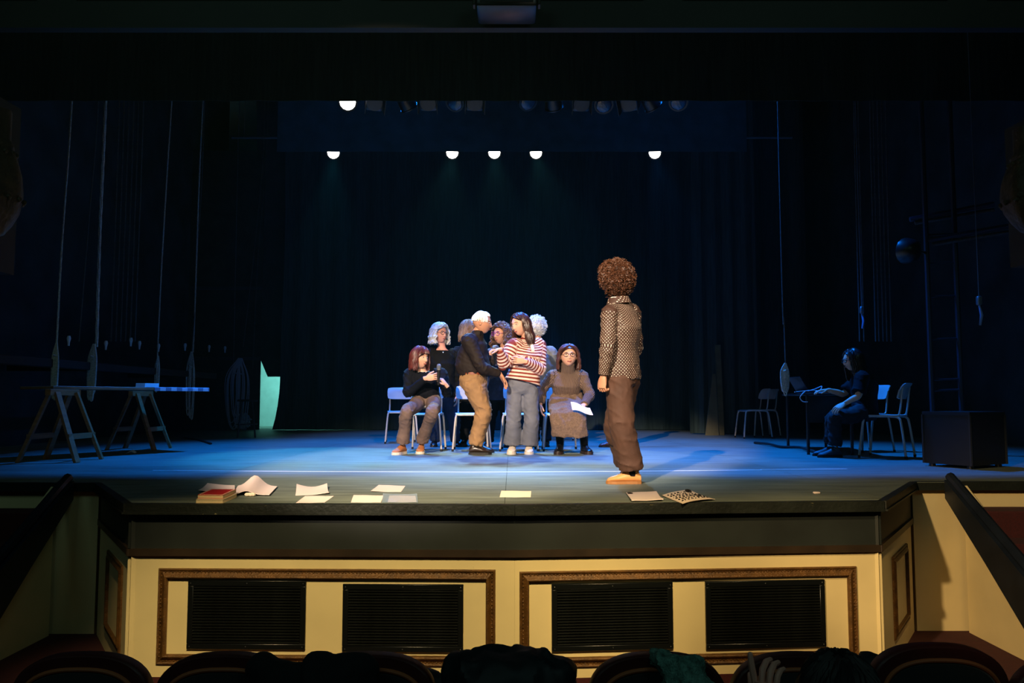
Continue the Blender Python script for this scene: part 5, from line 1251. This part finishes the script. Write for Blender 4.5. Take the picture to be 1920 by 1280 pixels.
q = at(1512, 737, p1.y - .05); o = MB().tube(spline([V((0, .05, .006)), V((-.05, -.03, -.01)), V((-.085, -.03, -.06)), V((-.055, -.03, -.105)), V((0, -.03, -.11))], 6), .006, 6).build('thin_cable', mat('white_cable', (200, 205, 210))); o.location = (q.x, q.y, TZ + .01); tag(o, 'white cable looping down from the edge of the small black table', 'cable')
cb = [gnd(px, py) for px, py in ((1415, 832), (1440, 836), (1465, 840), (1500, 843), (1530, 850))]; o = MB().tube(spline([V((p.x - cb[0].x, p.y - cb[0].y, .018 + .012 * (k % 2))) for k, p in enumerate(cb)], 6), .017, 6).build('floor_cable', mat('black_cable', (16, 17, 18))); o.location = (cb[0].x, cb[0].y, 0); tag(o, 'thick black cable on the floor in front of the laptop table', 'cable')
# black flight case
a, b, c_ = gnd(1693, 868), gnd(1733, 873), gnd(1822, 880)
fc = empty('flight_case', (b.x, b.y, 0), 0, 'big black equipment case standing at the edge of the right wing', 'case')
dl = V((a.x - b.x, a.y - b.y, 0)); dr = V((c_.x - b.x, c_.y - b.y, 0)); dl = V((-dr.y, dr.x, 0)).normalized() * max(.55, dl.length); hz = at(1733, 771, b.y).z
Z0 = V((0, 0, .03))
MB().prism([Z0, dr + Z0, dr + dl + Z0, dl + Z0], (0, 0, hz - .06)).build('body', mat('case_black', (13, 16, 20), .6, var=.2), fc, smooth=False)
MB().prism([V((0, 0, hz - .03)) - dr * .005 - dl * .005, dr * 1.005 + V((0, 0, hz - .03)) - dl * .005, dr * 1.005 + dl * 1.005 + V((0, 0, hz - .03)), dl * 1.005 + V((0, 0, hz - .03)) - dr * .005], (0, 0, .03)).build('lid', mat('case_black', (13, 16, 20)), fc, smooth=False)
for P in (V((0, 0, 0)), dr, dl, dr + dl): MB().tube([P + V((0, 0, .03)), P + V((0, 0, hz - .03))], .014, 6).build('corner_edge', mat('edge_steel', (60, 62, 66), .4, .6), fc)
for k in range(4):
    P = (dr * (.1 if k % 2 == 0 else .9)) + dl * (.1 if k < 2 else .9); MB().lathe([(.03, 0), (.03, .03)], 10, mx=Matrix.Translation(P)).build('caster', M_blackmetal, fc)
# ropes, coil, hanging bits
rope('thin rope dropping to the coil beside the laptop table', [(1466, 515), (1470, 600), (1473, 685)], .008, M_darkrope, Y=9.9)
coil('grey bundle of rope hanging at the corner of the laptop table', 1471, 682, 742, 11, .009, 9, Y=9.9, seed=9, m=M_rope)
for k, (px, lab) in enumerate(((1604, 'first'), (1612, 'second'), (1634, 'third'), (1640, 'fourth'), (1648, 'fifth'), (1655, 'sixth'), (1663, 'seventh'))):
    rope(f'{lab} of the parallel lines of the right fly ropes, counted from the laptop', [(px - 6, 70), (px, 330), (px + 6, 560), (px + 8, 640)], .010, M_darkrope, 'parallel fly ropes of the right wing', False, Y=10.8)
for k, (px, lab) in enumerate(((222, 'first'), (231, 'second'), (240, 'third'), (249, 'fourth'), (258, 'fifth'), (267, 'sixth'))):
    rope(f'{lab} of the parallel fly ropes of the left wing, counted from the house', [(px + 6, 30), (px, 260), (px - 8, 480), (px - 14, 640)], .010, M_darkrope, 'parallel fly ropes of the left wing', False, Y=11.4)
def cleat(label, px, py, Y, h=.20):
    p = at(px, py, Y); r = empty('rope_lock', p, 0, label, 'fitting')
    MB().rbox((0, 0, .05), (.05, .05, .10), .01, 1).build('block', mat('lock_steel', (130, 140, 150), .4, .6), r); MB().tube([(0, 0, 0), (.01, -.02, -h * .5), (-.005, -.01, -h)], [.010, .018, .012], 8).build('handle', mat('lock_blue_paint', (120, 150, 200), .4), r)
    MB().tube([(0, 0, .1), (0, .0, CZ - p.z)], .005, 6).build('link', mat('lock_steel', (130, 140, 150)), r)
cleat('steel rope lock with a pale handle under the right fly ropes', 1616, 588, 10.7); cleat('hanging hook with a pale weight beside the steel ladder', 1836, 572, 8.6, .22)
# steel ladder frame
x0 = at(1746, 700, 9.3); ld = empty('ladder_frame', (x0.x, 9.3, 0), 0, 'tall steel ladder frame against the right wing wall', 'ladder')
for dx in (0, .34): MB().tube([(dx, 0, 0), (dx, 0, 5.2)], .03, 8).build('upright', mat('dark_blue_steel', (44, 52, 66), .45, .3), ld)
for k, py in enumerate((790, 732, 712, 636, 556, 494, 440)):
    z = at(1770, py, 9.3).z; MB().tube([(0, 0, z), (.34, 0, z + .012)], .011, 6).build('rung', mat('dark_blue_steel', (44, 52, 66)), ld)
p = at(1698, 470, 9.0); dm = empty('side_lantern', p, 0, 'round side lantern clamped to the steel ladder frame', 'stage light')
MB().lathe([(.05, .16), (.13, .10), (.15, 0), (.14, -.01), (.13, .0)], 18, mx=Matrix.Rotation(radians(100), 4, 'X') @ Matrix.Rotation(radians(20), 4, 'Y')).build('dome', M_can, dm); MB().ball((0, -.02, 0), (.10, .03, .06), 12, 6).build('lens', M_glass, dm); MB().tube([(.1, .05, .02), (.40, .30, .03)], .016, 6).build('arm', M_can, dm)
for px, py, Y, lab in ((1776, 400, 9.4, 'upper horizontal pipe on brackets of the right wing wall'), (1810, 440, 9.2, 'lower horizontal pipe on brackets of the right wing wall')):
    p = at(px, py, Y); r = empty('wall_pipe', p, 0, lab, 'pipe', 'pipes on the right wing wall')
    MB().tube([(-.4, .1, -.05), (.5, -.1, .09)], .03, 8).build('pipe', mat('pipe_blue_grey', (60, 72, 92), .5), r); MB().tube([(-.35, .08, -.10), (.5, -.1, .02)], .022, 8).build('cable_run', M_darkrope, r)
# boards leaning at the rear right
for px, pyt, pyb, w_, Y, lab in ((1353, 645, 808, .10, 14.3, 'tall narrow batten leaning at the rear right'), (1335, 700, 808, .24, 14.2, 'pale wedge-shaped board leaning at the rear right')):
    p = at(px, pyb, Y); h = at(px, pyt, Y).z
    pl = [(-w_ / 2, 0, 0), (w_ / 2, 0, 0), (w_ / 2, .15, h), (-w_ / 2 + (0 if w_ < .2 else w_ * .8), .15, h)]
    o = MB().prism(pl, (0, .03, 0)).build('leaning_board', mat('olive_board', (92, 88, 62), .7, var=.2), smooth=False); o.location = (p.x, p.y, 0); tag(o, lab, 'board')

# ================================================================== STALLS
M_shell = mat('seat_shell_red', (70, 26, 22), .5, var=.2, vscale=6); M_pipe = mat('seat_bead_wood', (176, 98, 56), .45); M_uph = mat('seat_dark_plush', (24, 26, 24), .9, sheen=.4)
def seat():
    r = empty('theatre_seat', (0, 0, 0)); W_, top = .236, .92
    def outline(w_, t, z0, n=26, k=2.6, rise=.16):
        out = []
        for i in range(n + 1):
            a = pi * i / n; x = -math.copysign(abs(cos(a)) ** (2 / k), cos(a)) * w_; z = t - rise + rise * abs(sin(a)) ** (2 / k); out.append((x, z))
        return [(-w_, z0)] + out + [(w_, z0)]
    def slab(name, w_, t, z0, y, th, m, rise, k=2.6, bev=.012):
        o = outline(w_, t, z0, rise=rise, k=k); c = (0, (t + z0) / 2); rr = []
        for dy, s in ((0, .96), (bev * .5, .99), (bev, 1), (th - bev, 1), (th - bev * .5, .99), (th, .96)): rr.append([(x * s, y + dy, c[1] + (z - c[1]) * (1 - (1 - s) * .5)) for x, z in o])
        return MB().rings(rr).build(name, m, r)
    slab('back_shell', W_, top, .34, -.03, .06, M_shell, .17)
    slab('rear_panel', W_ - .045, top - .05, .38, -.042, .016, M_uph, .13)
    o = outline(W_ - .04, top - .044, .38, rise=.135); MB().tube([(x, -.038, z) for x, z in o], .0075, 8).build('bead', M_pipe, r)
    slab('back_cushion', W_ - .03, top - .04, .46, .03, .06, M_uph, .15)
    MB().rbox((0, .27, .43), (.46, .46, .09), .03, 2).build('seat_cushion', M_uph, r)
    MB().rbox((.246, .22, .62), (.04, .32, .03), .008, 1).build('armrest', M_pipe, r); MB().rbox((.246, .22, .30), (.016, .28, .60), .004, 1).build('side_panel', M_shell, r)
    MB().rbox((0, .10, .17), (.46, .05, .34), .006, 1).build('leg_frame', M_blackmetal, r)
    return r
SY = 2.78; st0 = None
labs = ('at the left end of the front row, half out of view', 'second from the left, a dark coat on its right shoulder', 'third from the left under a dark jacket', 'under the large dark coat in the middle of the row', 'with a green knitted scarf over its back', 'behind the raised hand in the front row', 'bare, second from the right end of the front row', 'at the right end of the front row beside the green gap')
for k, (px, rz) in enumerate(((158, 1), (424, 1), (690, 0), (957, 0), (1231, 0), (1497, -1), (1755, -1), (2022, -1))):
    p = at(px, 1240, SY + (0 if k != 7 else -.05)); L = V((p.x, p.y, FZ)); lab = 'dark red theatre seat ' + labs[k]
    if k == 6: L.z += .03
    if st0 is None: st0 = seat(); st0.location = L; st0.rotation_euler = (0, 0, radians(rz)); tag(st0, lab, 'seat', 'front row theatre seats')
    else: copy_tree(st0, L, radians(rz), lab, 'front row theatre seats')
# garments over the seats
def heap(name, label, blobs, m, amp=.02, f=9, seed=1.0, vox=.014, cat='coat'):
    b = MB()
    P = [at(px, py, Y) for px, py, Y, *_ in blobs]; o0 = sum(P, V()) / len(P)
    for p, q in zip(P, blobs): b.ball(p - o0, q[3:6], 14, 10)
    me = remesh(b, vox, name, 2); wrinkle(me, amp * .75, f * .5, .6, seed); me.materials.append(m); o = link(name, me); o.location = o0; return tag(o, label, cat)
M_coat = mat('dark_coat_cloth', (14, 16, 18), .9); M_coat2 = mat('dark_teal_padding', (16, 26, 30), .6, var=.2)
heap('coat', 'dark coat bunched over the right shoulder of the second seat', [(495, 1250, 2.68, .05, .06, .05), (520, 1275, 2.68, .08, .07, .07), (560, 1300, 2.68, .10, .07, .10)], M_coat, .012)
heap('jacket', 'dark jacket slung across the left half of the third seat', [(600, 1262, 2.68, .07, .06, .06), (665, 1258, 2.68, .08, .07, .06), (630, 1300, 2.66, .14, .07, .12)], M_coat, .014, seed=3)
heap('coat', 'large dark padded coat piled over the middle seat', [(872, 1256, 2.66, .07, .08, .05), (925, 1252, 2.66, .10, .09, .06), (990, 1250, 2.66, .07, .08, .06), (1022, 1235, 2.66, .026, .04, .04), (1048, 1262, 2.66, .06, .08, .06), (955, 1300, 2.62, .20, .10, .12)], M_coat2, .020, 12, 5)
M_knits = mat('green_boucle_knit', (92, 134, 122), .9, var=.6, vscale=45, bump=1.0, bscale=120)
heap('scarf', 'green bouclé scarf draped over the back of a front row seat', [(1238, 1234, 2.74, .030, .06, .024), (1262, 1250, 2.70, .045, .05, .04), (1290, 1252, 2.70, .05, .05, .04), (1292, 1280, 2.67, .055, .04, .05), (1310, 1300, 2.66, .06, .04, .06), (1270, 1290, 2.66, .045, .04, .06)], M_knits, .016, 22, 2, .011, 'scarf')
heap('bag', 'dark teal padded bag between the last two seats of the front row', [(1632, 1255, 2.9, .055, .06, .055), (1640, 1290, 2.9, .07, .07, .09)], M_coat2, .012, 12, 7, cat='bag')
heap('hooded_jacket', 'small dark jacket lying in the gap beside the large padded coat', [(800, 1268, 2.9, .05, .05, .03), (812, 1300, 2.9, .07, .05, .07)], M_coat2, .010, 14, 9, cat='coat')
# someone slouched in the second row, hand raised
Yp = 2.02
copy_tree(st0, (at(1580, 1240, 1.72).x, 1.62, FZ - .04), 0, 'second row theatre seat under the slouching onlooker', 'second row theatre seat')
person('onlooker slouched in the second row, dark hair from behind and one hand raised', Yp, dict(
    pelvis=(1578, 1700, .16), chest=(1574, 1530, -.02), neck=(1573, 1420, -.05), head=(1574, 1322, -.02), shL=(1452, 1462, -.02), shR=(1690, 1462, -.02), elL=(1408, 1560, .10), elR=(1735, 1600, .05), wrL=(1446, 1352, .02), wrR=(1640, 1690, .22),
    hipL=(1535, 1700, .18), hipR=(1620, 1700, .18), knL=(1530, 1560, .50), knR=(1630, 1560, .50), anL=(1530, 1810, .46), anR=(1630, 1810, .46), toL=(1530, 1810, .6), toR=(1630, 1810, .6)),
    180, dict(size=1.0), SK3, dict(m=mat('near_black_hair', (14, 13, 13), .6), n=220, L=.0, r=.010, vol=.010, seed=81, front=48, back=98), dict(name='sweater', m=M_coat, hem=.03), dict(m=M_black), None,
    dict(L=dict(d=(-.12, .05, 1), n=(.5, -.1, 0), t=(-.6, .7, 0), curl=34, idx=4, spread=4), R=dict(d=(-.3, .9, -.1), n=(0, 0, -1), t=(-1, 0, 0))), fem=False, floorz=FZ)
